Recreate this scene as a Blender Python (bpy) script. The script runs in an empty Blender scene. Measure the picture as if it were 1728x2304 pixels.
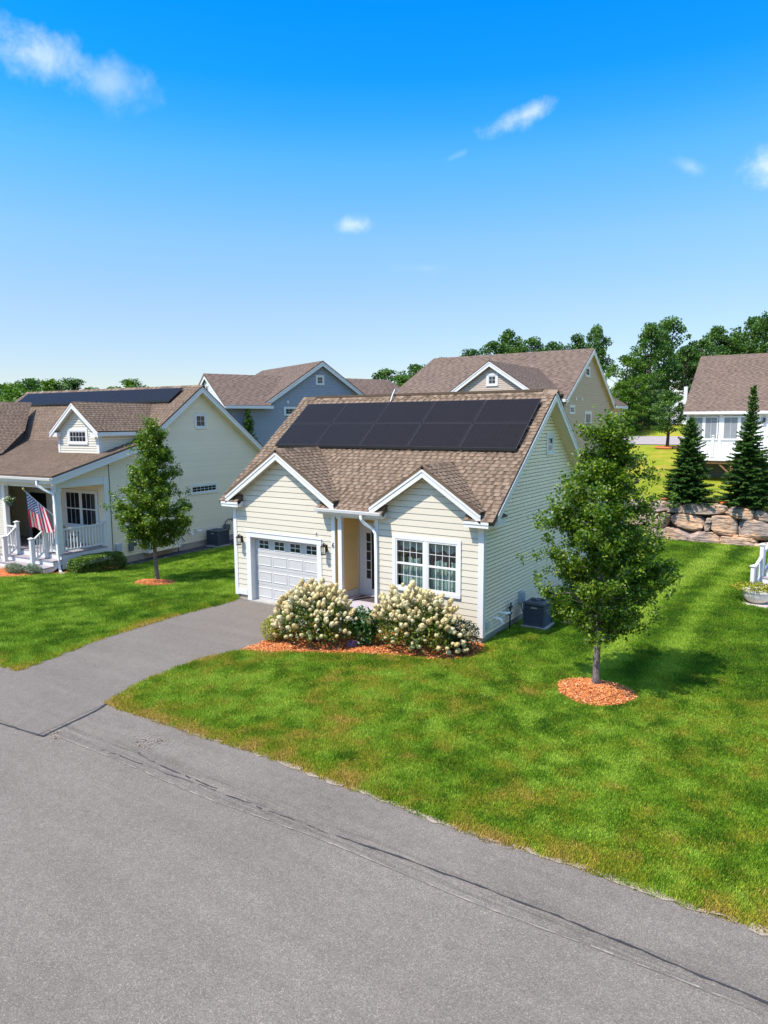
import bpy, math, random
import numpy as np
from mathutils import Matrix, Vector
random.seed(7); np.random.seed(7)
S = bpy.context.scene
COL = S.collection
PI = math.pi
sin, cos = math.sin, math.cos

# ------------------------------------------------------------------ camera, world, sun, exposure
yaw, pitch, roll = 0.5826, -0.1287, -0.0051
F = Vector((-sin(yaw)*cos(pitch), cos(yaw)*cos(pitch), sin(pitch)))
R0 = Vector((cos(yaw), sin(yaw), 0)); U0 = R0.cross(F)
Rv = R0*cos(roll)+U0*sin(roll); Uv = U0*cos(roll)-R0*sin(roll)
cam = bpy.data.cameras.new('camera'); co = bpy.data.objects.new('camera', cam); COL.objects.link(co)
M = Matrix((Rv, Uv, -F)).transposed().to_4x4(); M.translation = Vector((16.654, -16.255, 5.811))
co.matrix_world = M
cam.sensor_fit = 'VERTICAL'; cam.sensor_height = 24; cam.lens = 1555.9/2304*24
cam.clip_end = 3000; cam.clip_start = 0.1
S.camera = co

SUN = Vector((-.27, -.57, 1)).normalized()
sun_el = math.asin(SUN.z); sun_az = math.atan2(SUN.x, SUN.y)
W = bpy.data.worlds.new('World'); S.world = W; W.use_nodes = True
nt = W.node_tree; nt.nodes.clear()
def wn(t, **k):
    n = nt.nodes.new(t)
    for a, b in k.items(): setattr(n, a, b)
    return n
sky = wn('ShaderNodeTexSky', sky_type='NISHITA', sun_disc=False, sun_elevation=sun_el, sun_rotation=sun_az, air_density=1.0, dust_density=0.25, ozone_density=2.2, altitude=50)
hsv = wn('ShaderNodeHueSaturation'); hsv.inputs['Saturation'].default_value = 1.0; hsv.inputs['Value'].default_value = 1.0
nt.links.new(sky.outputs[0], hsv.inputs['Color'])
tc = wn('ShaderNodeTexCoord')
sep = wn('ShaderNodeSeparateXYZ'); nt.links.new(tc.outputs['Generated'], sep.inputs[0])
def wmath(op, a, b=None, c=None):
    n = wn('ShaderNodeMath', operation=op)
    for i, x in enumerate((a, b, c)):
        if x is None: continue
        if isinstance(x, (int, float)): n.inputs[i].default_value = x
        else: nt.links.new(x, n.inputs[i])
    return n.outputs[0]
# clouds: soft noise-edged wisps at fixed directions of the sky
nz = wn('ShaderNodeTexNoise'); nz.inputs['Scale'].default_value = 30; nz.inputs['Detail'].default_value = 9; nz.inputs['Roughness'].default_value = .62
nt.links.new(tc.outputs['Generated'], nz.inputs['Vector'])
nz2 = wn('ShaderNodeTexNoise'); nz2.inputs['Scale'].default_value = 13; nz2.inputs['Detail'].default_value = 3
nt.links.new(tc.outputs['Generated'], nz2.inputs['Vector'])
az = wmath('ARCTAN2', sep.outputs[0], sep.outputs[1]); el = wmath('ARCSINE', sep.outputs[2])
wob = wmath('MULTIPLY', wmath('SUBTRACT', nz.outputs['Fac'], .5), 2.0)
wob2 = wmath('MULTIPLY', wmath('SUBTRACT', nz2.outputs['Fac'], .5), 1.2)
total = None
R_ = math.radians
for (a, e, wa, we, tilt, dens) in ((-58.0, 24.0, 4.2, 1.9, -.06, .66), (-53.5, 23.2, 3.0, 1.6, -.1, .32), (-62, 24.7, 3.0, 1.5, 0, .55), (-22.6, 22.0, 3.3, .85, .30, .72), (-27.5, 19.8, 1.2, .35, .3, .2), (-35.7, 15.2, 1.9, .85, 0, .72), (-5.2, 16.9, 2.6, 1.5, -.25, .85), (-10.4, 17.6, 1.2, .6, -.4, .3), (-30, 12, 3, .5, 0, .12), (40, 30, 14, 4, .2, .5), (120, 24, 18, 5, 0, .6), (200, 32, 16, 4, .1, .5)):
    da = wmath('SUBTRACT', az, R_(a)); de = wmath('SUBTRACT', el, R_(e))
    de2 = wmath('SUBTRACT', de, wmath('MULTIPLY', da, tilt))
    q = wmath('ADD', wmath('POWER', wmath('ABSOLUTE', wmath('DIVIDE', da, R_(wa))), 2.0), wmath('POWER', wmath('ABSOLUTE', wmath('DIVIDE', de2, R_(we))), 2.0))
    v = wmath('SUBTRACT', 1.0, wmath('SQRT', q))
    v = wmath('ADD', v, wmath('ADD', wob, wob2))
    n = wn('ShaderNodeMapRange', interpolation_type='SMOOTHSTEP'); nt.links.new(v, n.inputs[0]); n.inputs[1].default_value = -.15; n.inputs[2].default_value = 1.7; n.inputs[3].default_value = 0; n.inputs[4].default_value = dens
    total = n.outputs[0] if total is None else wmath('MAXIMUM', total, n.outputs[0])
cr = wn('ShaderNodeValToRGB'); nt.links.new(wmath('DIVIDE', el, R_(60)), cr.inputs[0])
SKYC = [(0, (0.274, 0.265, 0.276)), (4.3, (0.287, 0.285, 0.307)), (9, (0.311, 0.329, 0.343)), (13.9, (0.283, 0.387, 0.425)), (19.3, (0.151, 0.408, 0.508)), (22, (0.066, 0.377, 0.556)), (24.6, (0.018, 0.352, 0.589)), (29, (0.004, 0.338, 0.647)), (38, (0.3, 0.6, 0.75)), (50, (1.3, 1.05, 0.9)), (60, (1.3, 1.05, 0.9))]  # stops above the view are warmed and brightened to fill shaded walls
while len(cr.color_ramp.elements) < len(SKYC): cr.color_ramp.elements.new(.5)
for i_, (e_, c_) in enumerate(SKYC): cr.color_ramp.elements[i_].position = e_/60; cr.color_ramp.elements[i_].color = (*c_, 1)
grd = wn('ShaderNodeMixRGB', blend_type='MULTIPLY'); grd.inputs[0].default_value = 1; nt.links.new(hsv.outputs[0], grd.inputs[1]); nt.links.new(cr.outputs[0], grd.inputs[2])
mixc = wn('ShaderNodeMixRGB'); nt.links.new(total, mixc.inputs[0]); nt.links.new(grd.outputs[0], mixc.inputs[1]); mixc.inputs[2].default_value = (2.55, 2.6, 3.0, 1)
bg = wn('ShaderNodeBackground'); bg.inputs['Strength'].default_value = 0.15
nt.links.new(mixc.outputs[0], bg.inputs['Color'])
wo = wn('ShaderNodeOutputWorld'); nt.links.new(bg.outputs[0], wo.inputs[0])

sl = bpy.data.lights.new('sun', 'SUN'); sl.energy = 2.05; sl.angle = R_(.55); sl.color = (1, .93, .84)
so = bpy.data.objects.new('sun', sl); COL.objects.link(so)
so.rotation_euler = SUN.to_track_quat('Z', 'Y').to_euler(); so.location = (0, -20, 40)
S.view_settings.view_transform = 'Standard'; S.view_settings.look = 'None'; S.view_settings.gamma = 1; S.view_settings.exposure = 1.75
S.render.engine = 'CYCLES'
S.cycles.max_bounces = 6; S.cycles.diffuse_bounces = 3; S.cycles.glossy_bounces = 3; S.cycles.transparent_max_bounces = 12; S.cycles.transmission_bounces = 3
S.cycles.caustics_reflective = False; S.cycles.caustics_refractive = False

# ------------------------------------------------------------------ helpers
def tag(o, label=None, cat=None, group=None, kind=None):
    if label: o['label'] = label
    if cat: o['category'] = cat
    if group: o['group'] = group
    if kind: o['kind'] = kind
    return o

def empty(name, loc=(0, 0, 0), rz=0, label=None, cat=None, group=None):
    o = bpy.data.objects.new(name, None); COL.objects.link(o); o.location = loc; o.rotation_euler = (0, 0, rz)
    o.empty_display_size = .2
    return tag(o, label, cat, group)

class MB:
    def __init__(s): s.v = []; s.f = []; s.r = []
    def poly(s, pts, r=None):
        n = len(s.v); s.v += [tuple(p) for p in pts]; s.f.append(tuple(range(n, n+len(pts)))); s.r.append(random.random() if r is None else r)
    def box(s, x0, x1, y0, y1, z0, z1, r=None):
        r = random.random() if r is None else r
        P = [(x0, y0, z0), (x1, y0, z0), (x1, y1, z0), (x0, y1, z0), (x0, y0, z1), (x1, y0, z1), (x1, y1, z1), (x0, y1, z1)]
        s.hexa(P, r)
    def hexa(s, P, r=None):
        r = random.random() if r is None else r
        n = len(s.v); s.v += [tuple(p) for p in P]
        for q in ((3, 2, 1, 0), (4, 5, 6, 7), (0, 1, 5, 4), (1, 2, 6, 5), (2, 3, 7, 6), (3, 0, 4, 7)):
            s.f.append(tuple(n+i for i in q)); s.r.append(r)
    def bar(s, a, b, w, h, up=(0, 0, 1), r=None):
        a = Vector(a); b = Vector(b); d = (b-a).normalized(); up = Vector(up)
        sd = d.cross(up)
        if sd.length < 1e-4: sd = d.cross(Vector((1, 0, 0)))
        sd.normalize(); u = sd.cross(d).normalized(); sd *= w/2; u *= h/2
        s.hexa([a-sd-u, a+sd-u, b+sd-u, b-sd-u, a-sd+u, a+sd+u, b+sd+u, b-sd+u], r)
    def prism(s, pts, ext, r=None):
        r = random.random() if r is None else r
        e = Vector(ext); A = [Vector(p) for p in pts]; B = [p+e for p in A]; n = len(s.v); k = len(A)
        s.v += [tuple(p) for p in A+B]
        s.f.append(tuple(range(n+k-1, n-1, -1))); s.f.append(tuple(range(n+k, n+2*k))); s.r += [r, r]
        for i in range(k):
            j = (i+1) % k; s.f.append((n+i, n+j, n+k+j, n+k+i)); s.r.append(r)
    def tube(s, path, rad, n=8, r=None, caps=True):
        r = random.random() if r is None else r
        path = [Vector(p) for p in path]
        if isinstance(rad, (int, float)): rad = [rad]*len(path)
        rings = []
        prev = None
        for i, p in enumerate(path):
            t = (path[min(i+1, len(path)-1)]-path[max(i-1, 0)])
            t = t.normalized() if t.length > 1e-9 else Vector((0, 0, 1))
            a = (prev if prev is not None else (Vector((1, 0, 0)) if abs(t.x) < .8 else Vector((0, 1, 0))))
            a = (a-t*a.dot(t)); a = a.normalized() if a.length > 1e-5 else t.orthogonal().normalized()
            prev = a; b = t.cross(a)
            base = len(s.v)
            for k in range(n):
                an = 2*PI*k/n; q = p+(a*cos(an)+b*sin(an))*rad[i]; s.v.append(tuple(q))
            rings.append(base)
        for i in range(len(rings)-1):
            for k in range(n):
                k2 = (k+1) % n; s.f.append((rings[i]+k, rings[i]+k2, rings[i+1]+k2, rings[i+1]+k)); s.r.append(r)
        if caps:
            s.f.append(tuple(rings[0]+k for k in reversed(range(n)))); s.r.append(r)
            s.f.append(tuple(rings[-1]+k for k in range(n))); s.r.append(r)
    def lathe(s, prof, c=(0, 0, 0), n=20, r=.5):
        base = len(s.v)
        for (rr, z) in prof:
            for k in range(n):
                a = 2*PI*k/n; s.v.append((c[0]+rr*cos(a), c[1]+rr*sin(a), c[2]+z))
        for i in range(len(prof)-1):
            for k in range(n):
                k2 = (k+1) % n; s.f.append((base+i*n+k, base+i*n+k2, base+(i+1)*n+k2, base+(i+1)*n+k)); s.r.append(r)
    def build(s, name, mat, parent=None, smooth=False, label=None, kind=None):
        me = bpy.data.meshes.new(name); me.from_pydata(s.v, [], s.f)
        if mat is not None: me.materials.append(mat)
        at = me.attributes.new('rnd', 'FLOAT', 'FACE'); at.data.foreach_set('value', s.r[:len(me.polygons)])
        if smooth: me.polygons.foreach_set('use_smooth', [True]*len(me.polygons))
        me.update()
        o = bpy.data.objects.new(name, me); COL.objects.link(o)
        if parent: o.parent = parent
        if label: o['label'] = label
        if kind: o['kind'] = kind
        return o

def np_quads(name, V, rnd, mat, parent=None, link=True):
    """V (n,4,3) quads, rnd (n,)"""
    n = len(V); me = bpy.data.meshes.new(name)
    me.vertices.add(n*4); me.vertices.foreach_set('co', V.reshape(-1).astype(np.float32))
    me.loops.add(n*4); me.loops.foreach_set('vertex_index', np.arange(n*4, dtype=np.int32))
    me.polygons.add(n); me.polygons.foreach_set('loop_start', np.arange(0, n*4, 4, dtype=np.int32))
    at = me.attributes.new('rnd', 'FLOAT', 'FACE'); at.data.foreach_set('value', rnd.astype(np.float32))
    me.update(calc_edges=True); me.validate()
    me.materials.append(mat)
    if not link: return me
    o = bpy.data.objects.new(name, me); COL.objects.link(o)
    if parent: o.parent = parent
    return o

# ------------------------------------------------------------------ materials
class Mat:
    def __init__(s, name):
        s.m = bpy.data.materials.new(name); s.m.use_nodes = True; s.t = s.m.node_tree; s.t.nodes.clear()
        s.out = s.n('ShaderNodeOutputMaterial'); s.b = s.n('ShaderNodeBsdfPrincipled'); s.l(s.b.outputs[0], s.out.inputs[0])
    def n(s, t, **k):
        x = s.t.nodes.new(t)
        for a, b in k.items(): setattr(x, a, b)
        return x
    def l(s, a, b): s.t.links.new(a, b)
    def math(s, op, a, b=None, clamp=False):
        n = s.n('ShaderNodeMath', operation=op); n.use_clamp = clamp
        for i, x in enumerate((a, b)):
            if x is None: continue
            if isinstance(x, (int, float)): n.inputs[i].default_value = x
            else: s.l(x, n.inputs[i])
        return n.outputs[0]
    def coord(s, which='Object'): return s.n('ShaderNodeTexCoord').outputs[which]
    def pos(s): return s.n('ShaderNodeNewGeometry').outputs['Position']
    def noise(s, vec, scale, detail=3, rough=.55, out='Fac'):
        n = s.n('ShaderNodeTexNoise'); n.inputs['Scale'].default_value = scale; n.inputs['Detail'].default_value = detail; n.inputs['Roughness'].default_value = rough
        s.l(vec, n.inputs['Vector']); return n.outputs[out]
    def ramp(s, fac, stops):
        r = s.n('ShaderNodeValToRGB'); e = r.color_ramp.elements
        while len(e) < len(stops): e.new(.5)
        for i, (p, c) in enumerate(stops): e[i].position = p; e[i].color = (*c, 1) if len(c) == 3 else c
        s.l(fac, r.inputs[0]); return r.outputs[0]
    def mix(s, fac, a, b, bt='MIX'):
        m = s.n('ShaderNodeMixRGB', blend_type=bt)
        for i, x in enumerate((fac, a, b)):
            if isinstance(x, (int, float)): m.inputs[i].default_value = x
            elif isinstance(x, tuple): m.inputs[i].default_value = (*x, 1)
            else: s.l(x, m.inputs[i])
        return m.outputs[0]
    def attr(s, name, typ='GEOMETRY', out='Fac'):
        a = s.n('ShaderNodeAttribute'); a.attribute_name = name; a.attribute_type = typ; return a.outputs[out]
    def base(s, c):
        if isinstance(c, tuple): s.b.inputs['Base Color'].default_value = (*c, 1)
        else: s.l(c, s.b.inputs['Base Color'])
    def rough(s, r): s.b.inputs['Roughness'].default_value = r
    def bump(s, h, strength=.3, dist=.01):
        b = s.n('ShaderNodeBump'); b.inputs['Strength'].default_value = strength; b.inputs['Distance'].default_value = dist
        s.l(h, b.inputs['Height']); s.l(b.outputs[0], s.b.inputs['Normal'])

def simple(name, col, rough=.5, var=.06, scale=3, bump=0, bscale=80, spec=.5, metal=0):
    k = Mat(name); c = k.coord()
    n = k.noise(c, scale, 4)
    a = tuple(max(0, x*(1-var)) for x in col); b = tuple(min(1, x*(1+var)) for x in col)
    k.base(k.ramp(n, [(.3, a), (.7, b)])); k.rough(rough); k.b.inputs['Specular IOR Level'].default_value = spec; k.b.inputs['Metallic'].default_value = metal
    if bump: k.bump(k.noise(c, bscale, 3), bump, .004)
    return k.m

def siding_mat(name, col, rough=.55):
    k = Mat(name); c = k.coord()
    r = k.attr('rnd')
    n = k.noise(c, 1.2, 5)
    mp = k.n('ShaderNodeMapping'); mp.inputs['Scale'].default_value = (2, 2, 60); k.l(c, mp.inputs[0])
    g = k.noise(mp.outputs[0], 3, 3)
    v = k.math('ADD', k.math('ADD', k.math('MULTIPLY', r, .3), k.math('MULTIPLY', n, .45)), k.math('MULTIPLY', g, .25))
    k.base(k.ramp(v, [(.2, tuple(x*.93 for x in col)), (.8, tuple(min(1, x*1.04) for x in col))])); k.rough(rough)
    k.bump(g, .08, .002)
    return k.m

def shingle_mat(name, cols, dark=1.0):
    k = Mat(name); c = k.pos()
    r = k.attr('rnd')
    big = k.noise(c, .6, 3)
    gr = k.noise(c, 160, 2, .7)
    v = k.math('ADD', k.math('MULTIPLY', r, .72), k.math('MULTIPLY', big, .3), clamp=True)
    col = k.ramp(v, [(.05, cols[0]), (.38, cols[1]), (.68, cols[2]), (.95, cols[3])])
    col = k.mix(.55, col, k.ramp(gr, [(.3, (.35, .33, .32)), (.7, (1, .98, .95))]), 'MULTIPLY')
    k.base(col); k.rough(.93); k.b.inputs['Specular IOR Level'].default_value = .15
    k.bump(gr, .5, .004)
    return k.m

M_white = simple('white_trim_paint', (.66, .65, .63), .42, .03, 2)
M_cream = siding_mat('cream_clapboard_sun_dimmed', (.60, .545, .435))  # sunlit front: the house cream, darkened to offset direct sun
M_vinyl = siding_mat('cream_vinyl_shade_lifted', (.88, .75, .545))  # shaded sides: the same cream, lightened and warmed to lift the shade
M_left = siding_mat('neighbour_vinyl_shade_lifted', (.88, .76, .57))  # neighbour siding for shaded faces, shade lifted by a lighter colour
M_leftf = siding_mat('neighbour_vinyl_sun_dimmed', (.64, .60, .51))  # same neighbour siding for sunlit faces, coloured darker against the sun
M_bounce = siding_mat('bounce_tinted_panel', (.78, .56, .24))  # entry recess: warm bounced light put into the wall colour
M_blue = siding_mat('slate_blue_siding', (.30, .335, .395))
M_paleblue = siding_mat('pale_siding', (.72, .74, .78))
M_tan = siding_mat('tan_siding', (.55, .42, .28))
M_tanp = siding_mat('pinkish_tan_siding', (.52, .42, .33))
M_whites = siding_mat('white_siding', (.64, .64, .64))
M_navy = siding_mat('dark_blue_siding', (.10, .13, .18))
sc0 = ((.065, .048, .036), (.152, .110, .076), (.262, .190, .134), (.33, .248, .182))
M_sh = shingle_mat('brown_asphalt_shingle', sc0)
M_sh2 = shingle_mat('weathered_brown_shingle', ((.08, .060, .047), (.162, .116, .084), (.230, .168, .120), (.295, .222, .163)))
M_sh3 = shingle_mat('far_taupe_shingle', ((.10, .075, .06), (.165, .12, .095), (.215, .158, .125), (.26, .195, .155)))
M_conc = simple('concrete', (.34, .32, .29), .9, .15, 4, .3, 60)
M_found = simple('foundation_block', (.36, .30, .24), .92, .15, 3, .3, 50)
M_black = simple('black_metal', (.012, .012, .014), .4, .1)
M_bronze = simple('dark_bronze', (.045, .035, .028), .35, .2, metal=.8)
M_steel = simple('steel', (.45, .46, .47), .35, .1, metal=.9)
M_acgrey = simple('graphite_ac_paint', (.055, .065, .085), .45, .1)
M_acin = simple('ac_dark_coil', (.01, .012, .016), .7, .1)
M_pvc = simple('white_pvc', (.78, .80, .82), .35, .03)
M_deck = simple('grey_composite_decking', (.30, .27, .28), .7, .12, 6, .2, 50)
M_treads = simple('grey_lavender_floor', (.40, .36, .39), .7, .08, 4)
M_wood = simple('treated_lumber', (.22, .12, .05), .8, .25, 6)
M_curtain = simple('sage_curtain', (.30, .40, .36), .9, .08)
M_blind = simple('white_blind', (.20, .215, .22), .7, .05)
M_intdark = simple('dark_interior', (.02, .022, .022), .9, .1)
M_terracotta = simple('cream_stoneware', (.62, .60, .54), .5, .1)
M_stonewhite = simple('white_stone', (.7, .7, .7), .8, .1)

def glass_mat(name, tint=(.75, .85, .85), refl=.9):
    k = Mat(name); k.t.nodes.remove(k.b)
    tr = k.n('ShaderNodeBsdfTransparent'); tr.inputs[0].default_value = (*tint, 1)
    gl = k.n('ShaderNodeBsdfGlossy'); gl.inputs['Roughness'].default_value = .03; gl.inputs[0].default_value = (refl, refl, refl, 1)
    fr = k.n('ShaderNodeLayerWeight'); fr.inputs[0].default_value = .5
    mx = k.n('ShaderNodeMixShader'); k.l(k.math('ADD', k.math('MULTIPLY', k.math('POWER', fr.outputs['Facing'], 4), .7), .06, clamp=True), mx.inputs[0]); k.l(tr.outputs[0], mx.inputs[1]); k.l(gl.outputs[0], mx.inputs[2]); k.l(mx.outputs[0], k.out.inputs[0])
    return k.m
M_glass = glass_mat('window_glass', (.95, .98, .97))
k = Mat('dark_window_glass'); k.base((.012, .016, .022)); k.rough(.06); k.b.inputs['Specular IOR Level'].default_value = .7; M_dglass = k.m
k = Mat('solar_cell_black'); c = k.coord()
br = k.n('ShaderNodeTexBrick'); k.l(c, br.inputs['Vector']); br.offset = 0; br.inputs['Scale'].default_value = 1; br.inputs['Brick Width'].default_value = .166; br.inputs['Row Height'].default_value = .05; br.inputs['Mortar Size'].default_value = .0022
br.inputs['Color1'].default_value = (.007, .0062, .0075, 1); br.inputs['Color2'].default_value = (.0095, .0082, .0095, 1); br.inputs['Mortar'].default_value = (.028, .024, .026, 1)
k.base(br.outputs[0]); k.rough(.4); k.b.inputs['Specular IOR Level'].default_value = .09; M_solar = k.m
k = Mat('solar_frame'); k.base((.016, .015, .018)); k.rough(.45); M_sframe = k.m

def leaf_mat(name, cols, trans=.35, rough=.38, spec=.5):
    k = Mat(name); r = k.attr('rnd'); c = k.pos()
    n = k.noise(c, 1.1, 2)
    v = k.math('ADD', k.math('MULTIPLY', r, .75), k.math('MULTIPLY', n, .3), clamp=True)
    col = k.ramp(v, cols)
    k.base(col); k.rough(rough); k.b.inputs['Specular IOR Level'].default_value = spec
    tl = k.n('ShaderNodeBsdfTranslucent'); k.l(k.mix(1, col, (1.5, 1.7, .6), 'MULTIPLY'), tl.inputs[0])
    mx = k.n('ShaderNodeMixShader'); mx.inputs[0].default_value = trans; k.l(k.b.outputs[0], mx.inputs[1]); k.l(tl.outputs[0], mx.inputs[2]); k.l(mx.outputs[0], k.out.inputs[0])
    return k.m
L_pear = leaf_mat('pear_leaves', [(0, (.018, .052, .005)), (.4, (.062, .130, .009)), (.75, (.18, .26, .017)), (.97, (.28, .23, .04))], .34, .42, .38)
L_far = leaf_mat('oak_leaves', [(0, (.018, .052, .012)), (.45, (.048, .115, .02)), (.8, (.10, .19, .028)), (1, (.15, .23, .05))], .25, .5, .3)
L_bright = leaf_mat('bright_leaves', [(0, (.035, .08, .008)), (.5, (.075, .155, .012)), (1, (.13, .22, .02))], .3, .5, .3)
L_spruce = leaf_mat('spruce_needles', [(0, (.022, .065, .012)), (.5, (.065, .145, .022)), (.85, (.12, .205, .025)), (1, (.20, .22, .04))], .12, .55, .3)
L_hyd = leaf_mat('hydrangea_leaves', [(0, (.02, .045, .008)), (.5, (.07, .12, .012)), (.85, (.18, .22, .02)), (1, (.15, .10, .03))], .3, .45)
L_green = leaf_mat('fresh_green_leaves', [(0, (.015, .06, .008)), (.6, (.035, .12, .015)), (1, (.08, .18, .03))], .3, .4)
L_dark = leaf_mat('dark_green_leaves', [(0, (.008, .025, .008)), (.6, (.018, .048, .012)), (1, (.035, .075, .02))], .2, .4)
L_yel = leaf_mat('golden_leaves', [(0, (.09, .11, .008)), (.5, (.24, .24, .012)), (1, (.46, .42, .03))], .3, .5)
L_box = leaf_mat('boxwood_leaves', [(0, (.03, .075, .006)), (.5, (.075, .15, .01)), (1, (.17, .25, .02))], .25, .45)
L_lav = leaf_mat('grey_green_leaves', [(0, (.05, .09, .05)), (.5, (.11, .17, .10)), (1, (.22, .28, .20))], .25, .6)
L_purple = leaf_mat('mauve_petals', [(0, (.20, .12, .30)), (1, (.40, .28, .50))], .3, .6)
L_white = leaf_mat('white_petals', [(0, (.6, .62, .55)), (1, (.8, .8, .78))], .3, .6)
k = Mat('cream_florets'); r = k.attr('rnd'); oi = k.n('ShaderNodeObjectInfo').outputs['Random']
v = k.math('ADD', k.math('MULTIPLY', r, .45), k.math('MULTIPLY', oi, .6), clamp=True)
cf = k.ramp(v, [(0, (.50, .34, .13)), (.25, (.66, .53, .24)), (.6, (.76, .66, .36)), (1, (.79, .74, .50))]); k.base(cf); k.rough(.8)
tl = k.n('ShaderNodeBsdfTranslucent'); k.l(cf, tl.inputs[0]); mx = k.n('ShaderNodeMixShader'); mx.inputs[0].default_value = .25; k.l(k.b.outputs[0], mx.inputs[1]); k.l(tl.outputs[0], mx.inputs[2]); k.l(mx.outputs[0], k.out.inputs[0]); M_flower = k.m

def bark(name, a, b):
    k = Mat(name); c = k.pos(); mp = k.n('ShaderNodeMapping'); mp.inputs['Scale'].default_value = (30, 30, 8); k.l(c, mp.inputs[0])
    n = k.noise(mp.outputs[0], 1, 6, .7); k.base(k.ramp(n, [(.35, a), (.65, b)])); k.rough(.9); k.bump(n, .8, .02); return k.m
M_bark = bark('grey_bark', (.06, .048, .042), (.24, .20, .18))
M_bark2 = bark('dark_bark', (.03, .022, .018), (.09, .07, .055))

# ------------------------------------------------------------------ terrain
def sm(t):
    t = np.clip(t, 0, 1); return t*t*(3-2*t)
def hgt(x, y):
    x = np.asarray(x, float); y = np.asarray(y, float)
    h = -.05 - .30*sm((-x-1.5)/6.5)*sm((y+2)/4.5)*(1-sm((y-15)/4))
    up = 1.82 + np.where(y < 63, .085*(np.maximum(y, 20)-20), .085*43+.004*(y-63)) - .35*sm((y-43)/4)*(1-sm((y-52)/6))
    flat = 1.82+.012*np.maximum(y-20, 0)
    w = sm((x-7)/2)*(1-sm((y-37)/5))
    up = up*(1-w)+flat*w
    st = sm((y-20.3)/.4)
    return h*(1-st)+up*st
def hz(x, y): return float(hgt(x, y))

def vnoise(x, y, s, seed=0):
    x = x*s; y = y*s
    xi = np.floor(x).astype(int); yi = np.floor(y).astype(int); fx = x-xi; fy = y-yi
    def h(a, b):
        v = np.sin(a*127.1+b*311.7+seed*74.7)*43758.5453; return v-np.floor(v)
    fx = fx*fx*(3-2*fx); fy = fy*fy*(3-2*fy)
    return (h(xi, yi)*(1-fx)+h(xi+1, yi)*fx)*(1-fy)+(h(xi, yi+1)*(1-fx)+h(xi+1, yi+1)*fx)*fy
def fbm(x, y, s, seed=0, o=4):
    t = 0; a = .5; n = 0
    for i in range(o): t = t+a*vnoise(x, y, s*2**i, seed+i); n += a; a *= .55
    return t/n

DR = [(-9.6, 4.3), (-7.75, 4.03), (-6.96, 3.79), (-6.26, 3.67), (-5.16, 3.62), (-3.85, 4.02), (-2.6, 4.02), (0, 4.0)]   # right edge x(y) of the driveway
DL = [(-9.6, .9), (-8.24, .62), (-7.02, .39), (-5.6, .09), (-4.09, -.03), (-2.43, -.06), (0.3, .16)]
def dr(y): return np.interp(y, [a for a, b in DR], [b for a, b in DR])
def dl(y): return np.interp(y, [a for a, b in DL], [b for a, b in DL])
def road_y(x): return -7.78+.045*np.sin(x*.9)+.02*np.sin(x*2.3+1)

BED = [(3.98, -3.86), (4.45, -3.72), (4.88, -3.5), (5.69, -3.06), (6.67, -2.5), (7.49, -2.12), (8.4, -1.86), (9.0, -1.55), (9.33, -1.1), (9.36, -.6), (9.2, .25), (8.9, .02), (5.65, .02), (5.6, -.6), (4.2, -.6), (4.0, -1.2)]
def in_poly(x, y, P):
    x = np.asarray(x); y = np.asarray(y); c = np.zeros(x.shape, bool); n = len(P)
    for i in range(n):
        x1, y1 = P[i]; x2, y2 = P[(i+1) % n]
        if y1 == y2: continue
        m = ((y1 > y) != (y2 > y)) & (x < (x2-x1)*(y-y1)/(y2-y1)+x1); c ^= m
    return c
TR = (12.47, -1.38); TL = (-4.55, .35)
LH = (-9.236, -.536, .073)
def lloc(x, y):
    c, s = cos(LH[2]), sin(LH[2]); dx = x-LH[0]; dy = y-LH[1]; return c*dx+s*dy, -s*dx+c*dy
def lwor(u, v):
    c, s = cos(LH[2]), sin(LH[2]); return LH[0]+c*u-s*v, LH[1]+s*u+c*v
LBED = [(-14, -3.4), (-.9, -2.2), (-.2, -1.55), (.45, -.35), (.9, .4), (1.25, 1.9), (.9, 2.4), (0, 2.6), (-14, 2.6)]
GRAV = [(0, 2.3), (.62, 2.4), (.8, 5.4), (1.25, 8.7), (1.4, 13), (0, 13)]

def lawn_masks(x, y):
    u, v = lloc(x, y)
    ok = (y > road_y(x)+.02) & (y < 19.6)
    onroad = (y < 0) & (x > dl(y)-.02) & (x < dr(y)+.02)
    ok &= ~onroad
    ok &= ~((x > .02) & (x < 9.16) & (y > 0) & (y < 14.8)) & ~((x > 0) & (x < 4.1) & (y > -.3) & (y < .3))
    ok &= ~in_poly(x, y, BED)
    ok &= ((x-TR[0]-.07)**2/.80**2+(y-TR[1]+.33)**2/.74**2 > 1)
    ok &= ((x-TL[0]-.1)**2/.95**2+(y-TL[1]+.2)**2/.72**2 > 1)
    ok &= ~((u < .05) & (v > 0)) & ~in_poly(u, v, LBED) & ~in_poly(u, v, GRAV)
    ok &= ~((x > 9.0) & (x < 10.15) & (y > 1.9) & (y < 3.0))
    ok &= ~in_poly(x, y, [(14.3, 8.0), (15.1, 7.75), (20, 6.5), (20, 13), (14.7, 12), (14.4, 9.5)])
    return ok
def edge_dist(x, y):
    d = y-road_y(x)
    dd = np.where(y < .5, np.minimum(np.abs(x-dl(y)), np.abs(x-dr(y))), 9)
    return d, dd
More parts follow.
